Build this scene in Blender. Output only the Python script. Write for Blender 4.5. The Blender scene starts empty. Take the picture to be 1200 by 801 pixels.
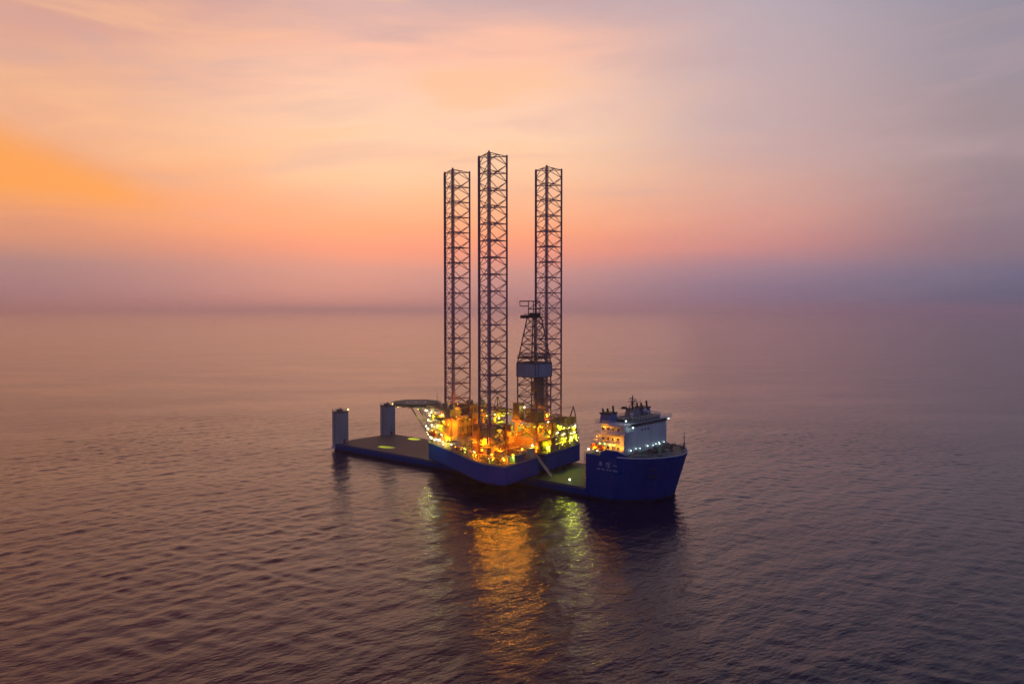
import bpy, math, random
import numpy as np
from mathutils import Vector

scene = bpy.context.scene
C = scene.collection
rad = math.radians
random.seed(7)

# ---------------------------------------------------------------- camera
CAM_H = 72.0
cam_data = bpy.data.cameras.new("camera")
cam_data.sensor_width = 36.0
cam_data.lens = 36.0 * 940.0 / 1200.0
cam_data.clip_start = 1.0
cam_data.clip_end = 200000.0
cam = bpy.data.objects.new("camera", cam_data)
C.objects.link(cam)
cam.location = (0, 0, CAM_H)
cam.rotation_euler = (rad(90) - math.atan(37.5 / 940.0), 0, 0)
scene.camera = cam

# ---------------------------------------------------------------- exposure
scene.view_settings.view_transform = 'Standard'
scene.view_settings.look = 'None'
scene.view_settings.exposure = 0.0
scene.view_settings.gamma = 1.0
scene.view_settings.use_curve_mapping = False
scene.render.engine = 'CYCLES'
cy = scene.cycles
cy.use_denoising = True
cy.max_bounces = 6
cy.diffuse_bounces = 2
cy.glossy_bounces = 3
cy.transmission_bounces = 2
cy.volume_bounces = 3
cy.sample_clamp_indirect = 4.0
cy.caustics_reflective = False
cy.caustics_refractive = False


def lin(c):
    out = []
    for v in c:
        v = v / 255.0
        out.append(v / 12.92 if v <= 0.04045 else ((v + 0.055) / 1.055) ** 2.4)
    return (out[0], out[1], out[2], 1.0)


# ---------------------------------------------------------------- world: dusk sky
world = bpy.data.worlds.new("World")
scene.world = world
world.use_nodes = True
nt = world.node_tree
nt.nodes.clear()
N = nt.nodes.new
L = nt.links.new


def math_node(op, a, b=None, c=None, clamp=False):
    m = N('ShaderNodeMath')
    m.operation = op
    m.use_clamp = clamp
    for i, v in enumerate((a, b, c)):
        if v is None:
            continue
        if isinstance(v, (int, float)):
            m.inputs[i].default_value = v
        else:
            L(v, m.inputs[i])
    return m.outputs[0]


def map_range(v, a, b, lo=0.0, hi=1.0, smooth=True):
    m = N('ShaderNodeMapRange')
    m.interpolation_type = 'SMOOTHSTEP' if smooth else 'LINEAR'
    L(v, m.inputs[0])
    for i, x in enumerate((a, b, lo, hi)):
        m.inputs[i + 1].default_value = x
    return m.outputs[0]


def mix(fac, a, b, mode='MIX'):
    m = N('ShaderNodeMix')
    m.data_type = 'RGBA'
    m.blend_type = mode
    if isinstance(fac, (int, float)):
        m.inputs[0].default_value = fac
    else:
        L(fac, m.inputs[0])
    for i, v in ((6, a), (7, b)):
        if isinstance(v, tuple):
            m.inputs[i].default_value = v
        else:
            L(v, m.inputs[i])
    return m.outputs[2]


tc = N('ShaderNodeTexCoord')
sep = N('ShaderNodeSeparateXYZ')
L(tc.outputs['Generated'], sep.inputs[0])
dx, dy, dz = sep.outputs
el = math_node('MULTIPLY', math_node('ARCSINE', dz), 57.29578)
az = math_node('MULTIPLY', math_node('ARCTAN2', dx, dy), 57.29578)

# slow cloud noise in azimuth / elevation, drawn out along the horizon
comb = N('ShaderNodeCombineXYZ')
L(math_node('MULTIPLY', az, 0.035), comb.inputs[0])
L(math_node('MULTIPLY', el, 0.22), comb.inputs[1])
nz = N('ShaderNodeTexNoise')
nz.inputs['Scale'].default_value = 1.0
nz.inputs['Detail'].default_value = 5.0
nz.inputs['Roughness'].default_value = 0.5
nz.inputs['Distortion'].default_value = 0.6
L(comb.outputs[0], nz.inputs['Vector'])
wob = math_node('SUBTRACT', nz.outputs[0], 0.5)
el_w = math_node('ADD', el, math_node('MULTIPLY', wob, map_range(el, 1.0, 12.0, 0.8, 7.0)))


def ramp(stops, elv):
    r = N('ShaderNodeValToRGB')
    r.color_ramp.interpolation = 'B_SPLINE' if False else 'EASE'
    els = r.color_ramp.elements
    stops = sorted(stops)
    for i, (e, c) in enumerate(stops):
        p = (e + 2.0) / 92.0
        if i < 2:
            x = els[i]
            x.position = p
        else:
            x = els.new(p)
        x.color = lin(c)
    r.color_ramp.interpolation = 'LINEAR'
    L(math_node('DIVIDE', math_node('ADD', elv, 2.0), 92.0), r.inputs[0])
    return r.outputs[0]


TOP = [(26, (196, 116, 122)), (34, (170, 84, 102)), (50, (108, 56, 80)), (85, (58, 54, 80))]
TOPC = [(32, (98, 104, 136)), (50, (60, 70, 100)), (85, (46, 54, 82))]
r_left = ramp([(-2, (138, 104, 110)), (0.2, (142, 110, 120)), (1.4, (150, 117, 130)), (3.0, (164, 126, 130)), (4.6, (212, 142, 118)),
               (6.2, (240, 158, 112)), (8.5, (242, 168, 122)), (11, (240, 174, 134)), (14, (236, 176, 142)), (18, (214, 160, 146)), (22, (194, 136, 138))] + TOP, el_w)
r_mid = ramp([(-2, (150, 114, 122)), (0.3, (156, 118, 128)), (1.2, (166, 128, 138)), (2.6, (190, 138, 140)), (4.0, (236, 146, 128)), (5.6, (254, 162, 124)),
              (7.6, (255, 184, 142)), (9.5, (255, 200, 160)), (12, (255, 209, 175)), (14.5, (255, 205, 176)), (18, (252, 192, 166)), (21, (208, 174, 172)), (23.5, (204, 146, 148))] + TOP, el_w)
r_right = ramp([(-2, (118, 102, 124)), (0.5, (122, 108, 136)), (1.6, (132, 114, 140)), (2.8, (156, 124, 144)), (4.4, (206, 138, 136)), (6.2, (220, 156, 142)), (8.5, (216, 168, 156)),
                (11, (204, 170, 168)), (15, (198, 172, 174)), (19, (188, 170, 178)), (24, (168, 156, 174)), (34, (116, 96, 130)), (50, (76, 64, 96)), (85, (48, 50, 80))], el_w)
r_far = ramp([(-2, (80, 86, 112)), (0.8, (88, 95, 122)), (2.2, (106, 103, 132)), (3.8, (132, 112, 128)), (6.5, (150, 128, 138)), (10, (160, 140, 146)), (14, (158, 143, 152)), (18, (152, 144, 159)), (24, (132, 132, 158))] + TOPC, el_w)
r_back = ramp([(-2, (48, 60, 92)), (3, (62, 78, 122)), (12, (74, 94, 148)), (30, (68, 86, 138)), (60, (54, 66, 108)), (85, (46, 54, 82))], el)

sky = mix(map_range(az, -32, -8), r_left, r_mid)
sky = mix(map_range(az, 0, 18), sky, r_right)
sky = mix(map_range(az, 15, 33), sky, r_far)
# the glow dies away behind the camera
sky = mix(map_range(az, 42, 100), sky, r_back)
sky = mix(map_range(az, -120, -45, 1.0, 0.0), sky, r_back)

# cloud streaks
comb2 = N('ShaderNodeCombineXYZ')
L(math_node('MULTIPLY', az, 0.06), comb2.inputs[0])
L(math_node('ADD', math_node('MULTIPLY', el, 0.36), math_node('MULTIPLY', az, -0.02)), comb2.inputs[1])
nz2 = N('ShaderNodeTexNoise')
nz2.inputs['Scale'].default_value = 1.0
nz2.inputs['Detail'].default_value = 4.5
nz2.inputs['Roughness'].default_value = 0.55
nz2.inputs['Distortion'].default_value = 0.5
L(comb2.outputs[0], nz2.inputs['Vector'])
dark = math_node('MULTIPLY', map_range(nz2.outputs[0], 0.46, 0.76), map_range(el, 3.0, 10.0, 0.05, 0.45))
sky = mix(dark, sky, lin((196, 164, 166)), 'MIX')
light = math_node('MULTIPLY', map_range(nz2.outputs[0], 0.49, 0.30), map_range(el, 4.0, 9.0, 0.0, 0.5))
light = math_node('MULTIPLY', light, map_range(az, 22, -4))
sky = mix(light, sky, lin((255, 194, 146)), 'MIX')

# the burning orange cloud bank low on the left
top_edge = math_node('ADD', math_node('MULTIPLY', math_node('ADD', az, 33.0), -0.42), 11.2)
top_edge = math_node('ADD', top_edge, math_node('MULTIPLY', math_node('SUBTRACT', nz2.outputs[0], 0.5), 5.0))
bank = map_range(math_node('SUBTRACT', el, top_edge), 1.4, -2.2)
bank = math_node('MULTIPLY', bank, map_range(math_node('ADD', el, math_node('MULTIPLY', wob, 2.0)), 5.2, 7.6))
bank = math_node('MULTIPLY', bank, map_range(az, -18, -26))
bank = math_node('MULTIPLY', bank, map_range(az, -75, -42))
sky = mix(math_node('MULTIPLY', bank, 0.85), sky, lin((255, 161, 72)))

# physical sky under the clouds, with the sun just under the horizon ahead
nish = N('ShaderNodeTexSky')
nish.sky_type = 'NISHITA'
nish.sun_disc = False
SUN_AZ, SUN_EL = rad(-12.0), rad(1.5)
nish.sun_elevation = SUN_EL
nish.sun_rotation = SUN_AZ
bg = N('ShaderNodeBackground')
bg.inputs['Strength'].default_value = 1.0
bg2 = N('ShaderNodeBackground')
bg2.inputs['Strength'].default_value = 0.01
L(sky, bg.inputs['Color'])
L(nish.outputs[0], bg2.inputs['Color'])
add = N('ShaderNodeAddShader')
L(bg.outputs[0], add.inputs[0])
L(bg2.outputs[0], add.inputs[1])
wout = N('ShaderNodeOutputWorld')
L(add.outputs[0], wout.inputs['Surface'])

# what is left of the sun: a broad weak glow from the same side
sun_d = bpy.data.lights.new("sun", 'SUN')
sun_d.energy = 0.08
sun_d.angle = rad(50)
sun_d.color = (1.0, 0.62, 0.38)
sun = bpy.data.objects.new("sun", sun_d)
C.objects.link(sun)
sd = Vector((math.sin(SUN_AZ) * math.cos(SUN_EL), math.cos(SUN_AZ) * math.cos(SUN_EL), math.sin(rad(12))))
sun.rotation_euler = sd.to_track_quat('Z', 'Y').to_euler()


# ================================================================ helpers
def material(name, base, rough=0.55, metal=0.0, var=0.25, scale=0.6, emit=None, strength=0.0, streak=0.0, dirt=(0.10, 0.07, 0.05), spec=0.5, hull=None):
    m = bpy.data.materials.new(name)
    m.use_nodes = True
    t = m.node_tree
    b = t.nodes['Principled BSDF']
    b.inputs['Roughness'].default_value = rough
    b.inputs['Metallic'].default_value = metal
    if emit:
        b.inputs['Base Color'].default_value = (*base, 1)
        b.inputs['Emission Color'].default_value = (*emit, 1)
        b.inputs['Emission Strength'].default_value = strength
        return m
    co = t.nodes.new('ShaderNodeTexCoord')
    mp = t.nodes.new('ShaderNodeMapping')
    mp.inputs['Scale'].default_value = (1, 1, 0.25 if streak else 1)
    t.links.new(co.outputs['Object'], mp.inputs['Vector'])
    n = t.nodes.new('ShaderNodeTexNoise')
    n.inputs['Scale'].default_value = scale
    n.inputs['Detail'].default_value = 6
    n.inputs['Roughness'].default_value = 0.65
    t.links.new(mp.outputs[0], n.inputs['Vector'])
    r = t.nodes.new('ShaderNodeValToRGB')
    r.color_ramp.elements[0].position = 0.36
    r.color_ramp.elements[1].position = 0.62
    r.color_ramp.elements[0].color = tuple(base[i] * (1 - var) + dirt[i] * var for i in range(3)) + (1,)
    r.color_ramp.elements[1].color = (*base, 1)
    t.links.new(n.outputs[0], r.inputs[0])
    b.inputs['Specular IOR Level'].default_value = spec
    t.links.new(r.outputs[0], b.inputs['Base Color'])
    if hull is not None:
        # rust runs down the plating and a worn dark boot-top at the waterline
        m2 = t.nodes.new('ShaderNodeMapping')
        m2.inputs['Scale'].default_value = (0.7, 0.7, 0.035)
        t.links.new(co.outputs['Object'], m2.inputs['Vector'])
        n2 = t.nodes.new('ShaderNodeTexNoise')
        n2.inputs['Scale'].default_value = 1.0
        n2.inputs['Detail'].default_value = 5
        t.links.new(m2.outputs[0], n2.inputs['Vector'])
        mr = t.nodes.new('ShaderNodeMapRange')
        for i_, v_ in enumerate((0.60, 0.74, 0.0, 0.5)):
            mr.inputs[i_ + 1].default_value = v_
        t.links.new(n2.outputs[0], mr.inputs[0])
        mx = t.nodes.new('ShaderNodeMix')
        mx.data_type = 'RGBA'
        t.links.new(mr.outputs[0], mx.inputs[0])
        t.links.new(r.outputs[0], mx.inputs[6])
        mx.inputs[7].default_value = (0.035, 0.022, 0.06, 1)
        sz = t.nodes.new('ShaderNodeSeparateXYZ')
        t.links.new(co.outputs['Object'], sz.inputs[0])
        ad = t.nodes.new('ShaderNodeMath')
        ad.operation = 'MULTIPLY_ADD'
        t.links.new(n2.outputs[0], ad.inputs[0])
        ad.inputs[1].default_value = -0.8
        t.links.new(sz.outputs[2], ad.inputs[2])
        mb_ = t.nodes.new('ShaderNodeMapRange')
        zb_ = 0.9 if hull < 3 else 0.3
        for i_, v_ in enumerate((zb_ - 0.5, zb_, 0.85, 0.0)):
            mb_.inputs[i_ + 1].default_value = v_
        t.links.new(ad.outputs[0], mb_.inputs[0])
        my = t.nodes.new('ShaderNodeMix')
        my.data_type = 'RGBA'
        t.links.new(mb_.outputs[0], my.inputs[0])
        t.links.new(mx.outputs[2], my.inputs[6])
        my.inputs[7].default_value = (0.012, 0.012, 0.02, 1)
        t.links.new(my.outputs[2], b.inputs['Base Color'])
    rr = t.nodes.new('ShaderNodeMapRange')
    rr.inputs[3].default_value = max(0.05, rough - 0.12)
    rr.inputs[4].default_value = min(1.0, rough + 0.15)
    t.links.new(n.outputs[0], rr.inputs[0])
    t.links.new(rr.outputs[0], b.inputs['Roughness'])
    return m


MAT = {
    'hull_blue': material('hull_blue', (0.0, 0.075, 0.43), 0.65, 0, 0.45, 0.09, streak=1, dirt=(0.015, 0.04, 0.22), spec=0.06, hull=5.6),
    'ship_blue': material('ship_blue', (0.0, 0.046, 0.31), 0.65, 0, 0.4, 0.08, streak=1, dirt=(0.0, 0.012, 0.15), spec=0.05, hull=0.9),
    'casing_grey': material('casing_grey', (0.40, 0.43, 0.48), 0.55, 0, 0.3, 0.3, streak=1),
    'white': material('white_paint', (0.72, 0.74, 0.76), 0.5, 0, 0.22, 0.35, streak=1),
    'deck_brown': material('deck_brown', (0.12, 0.12, 0.085), 0.7, 0, 0.5, 0.15),
    'deck_green': material('deck_green', (0.035, 0.085, 0.055), 0.65, 0, 0.4, 0.3),
    'rig_deck': material('rig_deck', (0.20, 0.17, 0.10), 0.7, 0, 0.5, 0.4),
    'leg_steel': material('leg_steel', (0.36, 0.16, 0.23), 0.6, 0.0, 0.3, 0.4),
    'dark_steel': material('dark_steel', (0.10, 0.09, 0.085), 0.6, 0.2, 0.3, 0.5),
    'brown_steel': material('brown_steel', (0.20, 0.13, 0.10), 0.65, 0.1, 0.35, 0.5),
    'derrick_steel': material('derrick_steel', (0.34, 0.23, 0.21), 0.6, 0.0, 0.3, 0.5),
    'machine_yellow': material('machine_yellow', (0.62, 0.42, 0.08), 0.5, 0, 0.35, 0.5),
    'machine_orange': material('machine_orange', (0.60, 0.26, 0.05), 0.5, 0, 0.35, 0.5),
    'machine_cream': material('machine_cream', (0.62, 0.55, 0.40), 0.5, 0, 0.35, 0.5),
    'quarters_sodium_tint': material('quarters_sodium_tint', (0.60, 0.40, 0.15), 0.5, 0, 0.35, 0.4),  # orange of the sodium light put into the wall colour
    'machine_grey': material('machine_grey', (0.34, 0.34, 0.32), 0.55, 0.1, 0.35, 0.5),
    'red': material('red_paint', (0.45, 0.05, 0.03), 0.5, 0, 0.3, 0.6),
    'tarp_blue': material('tarp_blue', (0.32, 0.41, 0.52), 0.7, 0, 0.4, 0.45, streak=1),
    'funnel_blue': material('funnel_blue', (0.08, 0.12, 0.34), 0.5, 0, 0.2, 0.4),
    'black': material('black_steel', (0.03, 0.028, 0.028), 0.6, 0.1, 0.2, 0.6),
    'glass': material('window_glass', (0.02, 0.025, 0.03), 0.1, 0, 0.1, 0.6),
    'helideck_green': material('helideck_green', (0.07, 0.14, 0.11), 0.7, 0, 0.35, 0.4),
    'lifeboat_orange': material('lifeboat_orange', (0.72, 0.20, 0.03), 0.4, 0, 0.15, 0.8),
    'container_red': material('container_red', (0.42, 0.10, 0.06), 0.55, 0, 0.35, 0.6),
    'container_blue': material('container_blue', (0.08, 0.16, 0.34), 0.55, 0, 0.35, 0.6),
    'container_green': material('container_green', (0.12, 0.28, 0.14), 0.55, 0, 0.35, 0.6),
    'timber': material('timber', (0.24, 0.16, 0.09), 0.8, 0, 0.4, 1.2),
    'pipe_steel': material('pipe_steel', (0.30, 0.24, 0.20), 0.45, 0.6, 0.4, 0.8),
    'lettering': material('lettering_white', (0.55, 0.6, 0.72), 0.5, 0, 0.2, 1.0),
}
LAMP = {  # colour of the light each kind gives
    'orange': (1.0, 0.33, 0.003),
    'yellow': (0.78, 0.90, 0.03),
    'white': (1.0, 0.97, 0.66),
    'cool': (0.72, 1.0, 0.92),
    'warm': (1.0, 0.72, 0.36),
    'red': (1.0, 0.10, 0.06),
}
for k, c in LAMP.items():
    MAT['lamp_' + k] = material('lamp_glass_' + k, (0.8, 0.8, 0.8), 0.3, emit=c if k != 'yellow' else (1.0, 0.9, 0.22), strength={'cool': 2.4, 'yellow': 4.5, 'white': 4.5}.get(k, 8.0))


class MB:
    """Collects shapes for one mesh."""

    def __init__(self):
        self.v, self.f, self.s = [], [], []

    def add(self, vs, fs, smooth=False):
        o = len(self.v)
        self.v += [tuple(v) for v in vs]
        self.f += [tuple(i + o for i in f) for f in fs]
        self.s += [smooth] * len(fs)
        return self

    def box(self, x0, x1, y0, y1, z0, z1):
        if x1 < x0: x0, x1 = x1, x0
        if y1 < y0: y0, y1 = y1, y0
        if z1 < z0: z0, z1 = z1, z0
        vs = [(x, y, z) for z in (z0, z1) for x, y in ((x0, y0), (x1, y0), (x1, y1), (x0, y1))]
        return self.add(vs, [(3, 2, 1, 0), (4, 5, 6, 7), (0, 1, 5, 4), (1, 2, 6, 5), (2, 3, 7, 6), (3, 0, 4, 7)])

    def prism(self, poly, z0, z1, poly_top=None):
        n = len(poly)
        top = poly_top or poly
        vs = [(p[0], p[1], z0) for p in poly] + [(p[0], p[1], z1) for p in top]
        fs = [tuple(range(n - 1, -1, -1)), tuple(range(n, 2 * n))]
        fs += [(i, (i + 1) % n, n + (i + 1) % n, n + i) for i in range(n)]
        return self.add(vs, fs)

    def tube(self, a, b, r, n=6, r2=None):
        a, b = Vector(a), Vector(b)
        d = (b - a)
        if d.length < 1e-6:
            return self
        d.normalize()
        u = d.cross(Vector((0, 0, 1)) if abs(d.z) < 0.9 else Vector((1, 0, 0))).normalized()
        w = d.cross(u)
        r2 = r if r2 is None else r2
        vs = [a + (u * math.cos(2 * math.pi * i / n) + w * math.sin(2 * math.pi * i / n)) * r for i in range(n)]
        vs += [b + (u * math.cos(2 * math.pi * i / n) + w * math.sin(2 * math.pi * i / n)) * r2 for i in range(n)]
        fs = [(i, n + i, n + (i + 1) % n, (i + 1) % n) for i in range(n)]
        o = len(self.v)
        self.add(vs, fs, n > 5)
        self.add(vs, [tuple(range(n)), tuple(range(2 * n - 1, n - 1, -1))])
        return self

    def ball(self, c, r, seg=10, rings=6, sz=1.0):
        vs, fs = [], []
        for j in range(rings + 1):
            th = math.pi * j / rings
            for i in range(seg):
                ph = 2 * math.pi * i / seg
                vs.append((c[0] + r * math.sin(th) * math.cos(ph), c[1] + r * math.sin(th) * math.sin(ph), c[2] + r * sz * math.cos(th)))
        for j in range(rings):
            for i in range(seg):
                fs.append((j * seg + i, (j + 1) * seg + i, (j + 1) * seg + (i + 1) % seg, j * seg + (i + 1) % seg))
        return self.add(vs, fs, True)

    def rail(self, pts, z, h=1.1, step=2.0, r=0.06, closed=False):
        pts = list(pts)
        if closed:
            pts = pts + [pts[0]]
        for p, q in zip(pts, pts[1:]):
            d = math.hypot(q[0] - p[0], q[1] - p[1])
            k = max(1, int(d / step))
            for hh in (h, h * 0.55):
                self.tube((p[0], p[1], z + hh), (q[0], q[1], z + hh), r, 4)
            for i in range(k + 1):
                t = i / k
                x, y = p[0] + (q[0] - p[0]) * t, p[1] + (q[1] - p[1]) * t
                self.tube((x, y, z), (x, y, z + h), r, 4)
        return self

    def build(self, name, mat, parent=None, base=0.0, loc=None):
        me = bpy.data.meshes.new(name)
        me.from_pydata([(x, y, z - base) for x, y, z in self.v], [], self.f)
        me.polygons.foreach_set('use_smooth', self.s)
        me.materials.append(MAT[mat] if isinstance(mat, str) else mat)
        me.update()
        o = bpy.data.objects.new(name, me)
        C.objects.link(o)
        if parent:
            o.parent = parent
        if loc:
            o.location = loc
        return o


def tag(o, label, cat, group=None):
    o['label'] = label
    o['category'] = cat
    if group:
        o['group'] = group
    return o


def empty(name, label, cat, loc, rz=0.0, group=None):
    o = bpy.data.objects.new(name, None)
    o.empty_display_size = 2
    C.objects.link(o)
    o.location = loc
    o.rotation_euler = (0, 0, rz)
    return tag(o, label, cat, group)


def copy_tree(o, parent=None):
    c = o.copy()
    C.objects.link(c)
    if parent is not None:
        c.parent = parent
    for ch in [x for x in o.children]:
        copy_tree(ch, c)
    return c


def truss_face(mb, a0, a1, b0, b1, bays, r, kind='K'):
    """bracing between two straight chords a0-a1 and b0-b1"""
    a0, a1, b0, b1 = map(Vector, (a0, a1, b0, b1))
    for k in range(bays):
        t0, t1, tm = k / bays, (k + 1) / bays, (k + 0.5) / bays
        A0, A1, Am = a0.lerp(a1, t0), a0.lerp(a1, t1), a0.lerp(a1, tm)
        B0, B1, Bm = b0.lerp(b1, t0), b0.lerp(b1, t1), b0.lerp(b1, tm)
        if kind == 'K':
            M0, M1 = (A0 + B0) / 2, (A1 + B1) / 2
            mb.tube(A0, B0, r, 5)
            for p in (Am, Bm):
                mb.tube(M0, p, r * 0.85, 5)
                mb.tube(M1, p, r * 0.85, 5)
        elif kind == 'X':
            mb.tube(A0, B0, r, 4)
            mb.tube(A0, B1, r, 4)
            mb.tube(B0, A1, r, 4)
        else:
            mb.tube(A0, B0, r, 4)
            mb.tube(A0, B1, r, 4) if k % 2 else mb.tube(B0, A1, r, 4)
    mb.tube(a1, b1, r, 5)


# ================================================================ sea
def grid_axis(lo_far, lo, hi, hi_far, step, growth):
    core = list(np.arange(lo, hi + 1e-6, step))
    up, s, x = [], step, core[-1]
    while x < hi_far:
        s *= growth
        x += s
        up.append(x)
    dn, s, x = [], step, core[0]
    while x > lo_far:
        s *= growth
        x -= s
        dn.append(x)
    return np.array(dn[::-1] + core + up)


def build_sea():
    FAR = 70000.0
    xs = grid_axis(-FAR, -230, 230, FAR, 0.8, 1.03)
    ys = grid_axis(-FAR, 70, 500, FAR, 0.8, 1.022)
    X, Y = np.meshgrid(xs, ys)
    Z = np.zeros_like(X)
    sx = np.gradient(xs)
    sy = np.gradient(ys)
    cell = np.maximum(sx[None, :], sy[:, None])
    rng = np.random.default_rng(11)
    waves = []
    for i in range(46):
        lam = 3.0 * (17.0 / 3.0) ** (rng.random() ** 1.3)
        ang = rad(-36) + rng.normal(0, rad(21))
        waves.append((lam, ang, 0.0027 * lam ** 0.80))
    for i in range(22):
        lam = 2.8 * (9.0 / 2.8) ** rng.random()
        ang = rad(-108) + rng.normal(0, rad(26))
        waves.append((lam, ang, 0.0028 * lam ** 0.85))
    # gusts: patches where the short waves stand higher
    g = 1.0 + 0.35 * np.sin(X / 61.0 + 1.3 * np.sin(Y / 83.0)) * np.sin(Y / 57.0 + 0.8)
    DX = np.zeros_like(X)
    DY = np.zeros_like(X)
    for lam, ang, amp in waves:
        k = 2 * math.pi / lam
        kx, ky = k * math.cos(ang), k * math.sin(ang)
        ph = kx * X + ky * Y + rng.random() * 6.28
        w = np.clip((lam / 3.0 - cell) / (lam / 6.0), 0, 1)
        a = amp * w * (g if lam < 9 else 1.0)
        Z += a * np.cos(ph)
        DX -= 0.8 * a * math.cos(ang) * np.sin(ph)
        DY -= 0.8 * a * math.sin(ang) * np.sin(ph)
    X = X + DX
    Y = Y + DY
    ny, nx = X.shape
    co = np.stack([X, Y, Z], -1).reshape(-1, 3).astype(np.float32)
    idx = np.arange(ny * nx).reshape(ny, nx)
    q = np.stack([idx[:-1, :-1], idx[:-1, 1:], idx[1:, 1:], idx[1:, :-1]], -1).reshape(-1, 4).astype(np.int32)
    me = bpy.data.meshes.new('sea')
    me.vertices.add(len(co))
    me.vertices.foreach_set('co', co.ravel())
    me.loops.add(q.size)
    me.loops.foreach_set('vertex_index', q.ravel())
    me.polygons.add(len(q))
    me.polygons.foreach_set('loop_start', np.arange(0, q.size, 4, dtype=np.int32))
    me.polygons.foreach_set('use_smooth', np.ones(len(q), dtype=bool))
    me.update(calc_edges=True)
    m = bpy.data.materials.new('sea_water')
    m.use_nodes = True
    t = m.node_tree
    b = t.nodes['Principled BSDF']
    b.inputs['Base Color'].default_value = (0.016, 0.009, 0.034, 1)
    b.inputs['Roughness'].default_value = 0.13
    b.inputs['IOR'].default_value = 1.29
    g = t.nodes.new('ShaderNodeNewGeometry')
    wn = t.nodes.new('ShaderNodeTexNoise')
    wn.inputs['Scale'].default_value = 0.012
    wn.inputs['Detail'].default_value = 4
    wmp = t.nodes.new('ShaderNodeMapping')
    wmp.inputs['Rotation'].default_value = (0, 0, rad(30))
    wmp.inputs['Scale'].default_value = (0.5, 1.3, 1)
    t.links.new(g.outputs['Position'], wmp.inputs['Vector'])
    t.links.new(wmp.outputs[0], wn.inputs['Vector'])
    wr = t.nodes.new('ShaderNodeMapRange')
    for i_, v_ in enumerate((0.35, 0.65, 0.45, 1.0)):
        wr.inputs[i_ + 1].default_value = v_
    t.links.new(wn.outputs[0], wr.inputs[0])
    prev = None
    for (sc, st, det, dist, stretch, rot) in ((0.06, 1.0, 3, 0.7, 0.5, 52), (0.26, 1.0, 4, 0.42, 0.42, 54), (0.9, 1.0, 4, 0.25, 0.5, 30)):
        mp = t.nodes.new('ShaderNodeMapping')
        mp.vector_type = 'TEXTURE'
        mp.inputs['Rotation'].default_value = (0, 0, rad(rot))
        mp.inputs['Scale'].default_value = (1 / stretch, 1, 1)
        t.links.new(g.outputs['Position'], mp.inputs['Vector'])
        n = t.nodes.new('ShaderNodeTexNoise')
        n.inputs['Scale'].default_value = sc
        n.inputs['Detail'].default_value = det
        n.inputs['Roughness'].default_value = 0.55
        t.links.new(mp.outputs[0], n.inputs['Vector'])
        bp = t.nodes.new('ShaderNodeBump')
        bp.inputs['Strength'].default_value = st
        bp.inputs['Distance'].default_value = dist
        t.links.new(n.outputs[0], bp.inputs['Height'])
        t.links.new(wr.outputs[0], bp.inputs['Strength'])
        if prev:
            t.links.new(prev.outputs[0], bp.inputs['Normal'])
        prev = bp
    t.links.new(prev.outputs[0], b.inputs['Normal'])
    me.materials.append(m)
    o = bpy.data.objects.new('sea', me)
    C.objects.link(o)
    o['kind'] = 'structure'
    o['label'] = 'wind rippled dusk sea reaching to the hazy horizon'
    return o


build_sea()

# ---------------------------------------------------------------- haze over the water
hz = MB().box(-75000, 75000, -75000, 75000, -4.0, 150.0)
hm = bpy.data.materials.new('haze_air')
hm.use_nodes = True
hm.node_tree.nodes.clear()
pv = hm.node_tree.nodes.new('ShaderNodeVolumePrincipled')
pv.inputs['Color'].default_value = (0.84, 0.81, 1.0, 1)
pv.inputs['Density'].default_value = 0.00012
pv.inputs['Anisotropy'].default_value = 0.82
mo = hm.node_tree.nodes.new('ShaderNodeOutputMaterial')
hm.node_tree.links.new(pv.outputs[0], mo.inputs['Volume'])
haze = hz.build('haze', hm)
haze['kind'] = 'stuff'
haze['label'] = 'pale evening haze over the water'

# ================================================================ lamps
_lamp_mesh = {}


def lamp(parent, base, x, y, z, kind, watts=0.0, size=0.45, aim=None, cone=110, name='floodlight', radius=None, blend=0.6):
    """a floodlight: housing with bracket, glowing lens as sub-part, and the light it gives"""
    key = (kind, size)
    if key not in _lamp_mesh:
        h = MB()
        h.box(-size * .55, size * .55, -size * .55, size * .55, size * .5, size * .8)
        h.tube((0, 0, size * .8), (0, 0, size * 1.5), size * .12, 6)
        l = MB().ball((0, 0, 0), size, 10, 6)
        ho = h.build(name, 'dark_steel')
        lo = l.build('lens', 'lamp_' + kind)
        _lamp_mesh[key] = (ho.data, lo.data)
        bpy.data.objects.remove(ho)
        bpy.data.objects.remove(lo)
    hd, ld = _lamp_mesh[key]
    o = bpy.data.objects.new(name, hd)
    C.objects.link(o)
    o.parent = parent
    o.location = (x, y, z - base)
    l = bpy.data.objects.new('lens', ld)
    C.objects.link(l)
    l.parent = o
    if watts > 0:
        if aim is None:
            d = bpy.data.lights.new('lamp_light', 'POINT')
        else:
            d = bpy.data.lights.new('lamp_light', 'SPOT')
            d.spot_size = rad(cone)
            d.spot_blend = blend
        d.energy = watts
        d.color = LAMP[kind]
        d.shadow_soft_size = radius or size * 1.1
        lo = bpy.data.objects.new('lamp_light', d)
        C.objects.link(lo)
        lo.parent = o
        if aim is not None:
            v = Vector(aim)
            lo.rotation_euler = v.to_track_quat('-Z', 'Y').to_euler()
            lo.location = v.normalized() * size * 2.2
    return o


# ================================================================ the heavy lift ship
SHIP = empty('heavy_lift_ship', 'blue heavy lift ship with low open cargo deck, white bridge house at its bow', 'ship', (-84.7, 404.3, 0), rad(-41))
PORT, STBD = 0.0, 40.0   # local y: 0 is the side towards the camera

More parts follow.
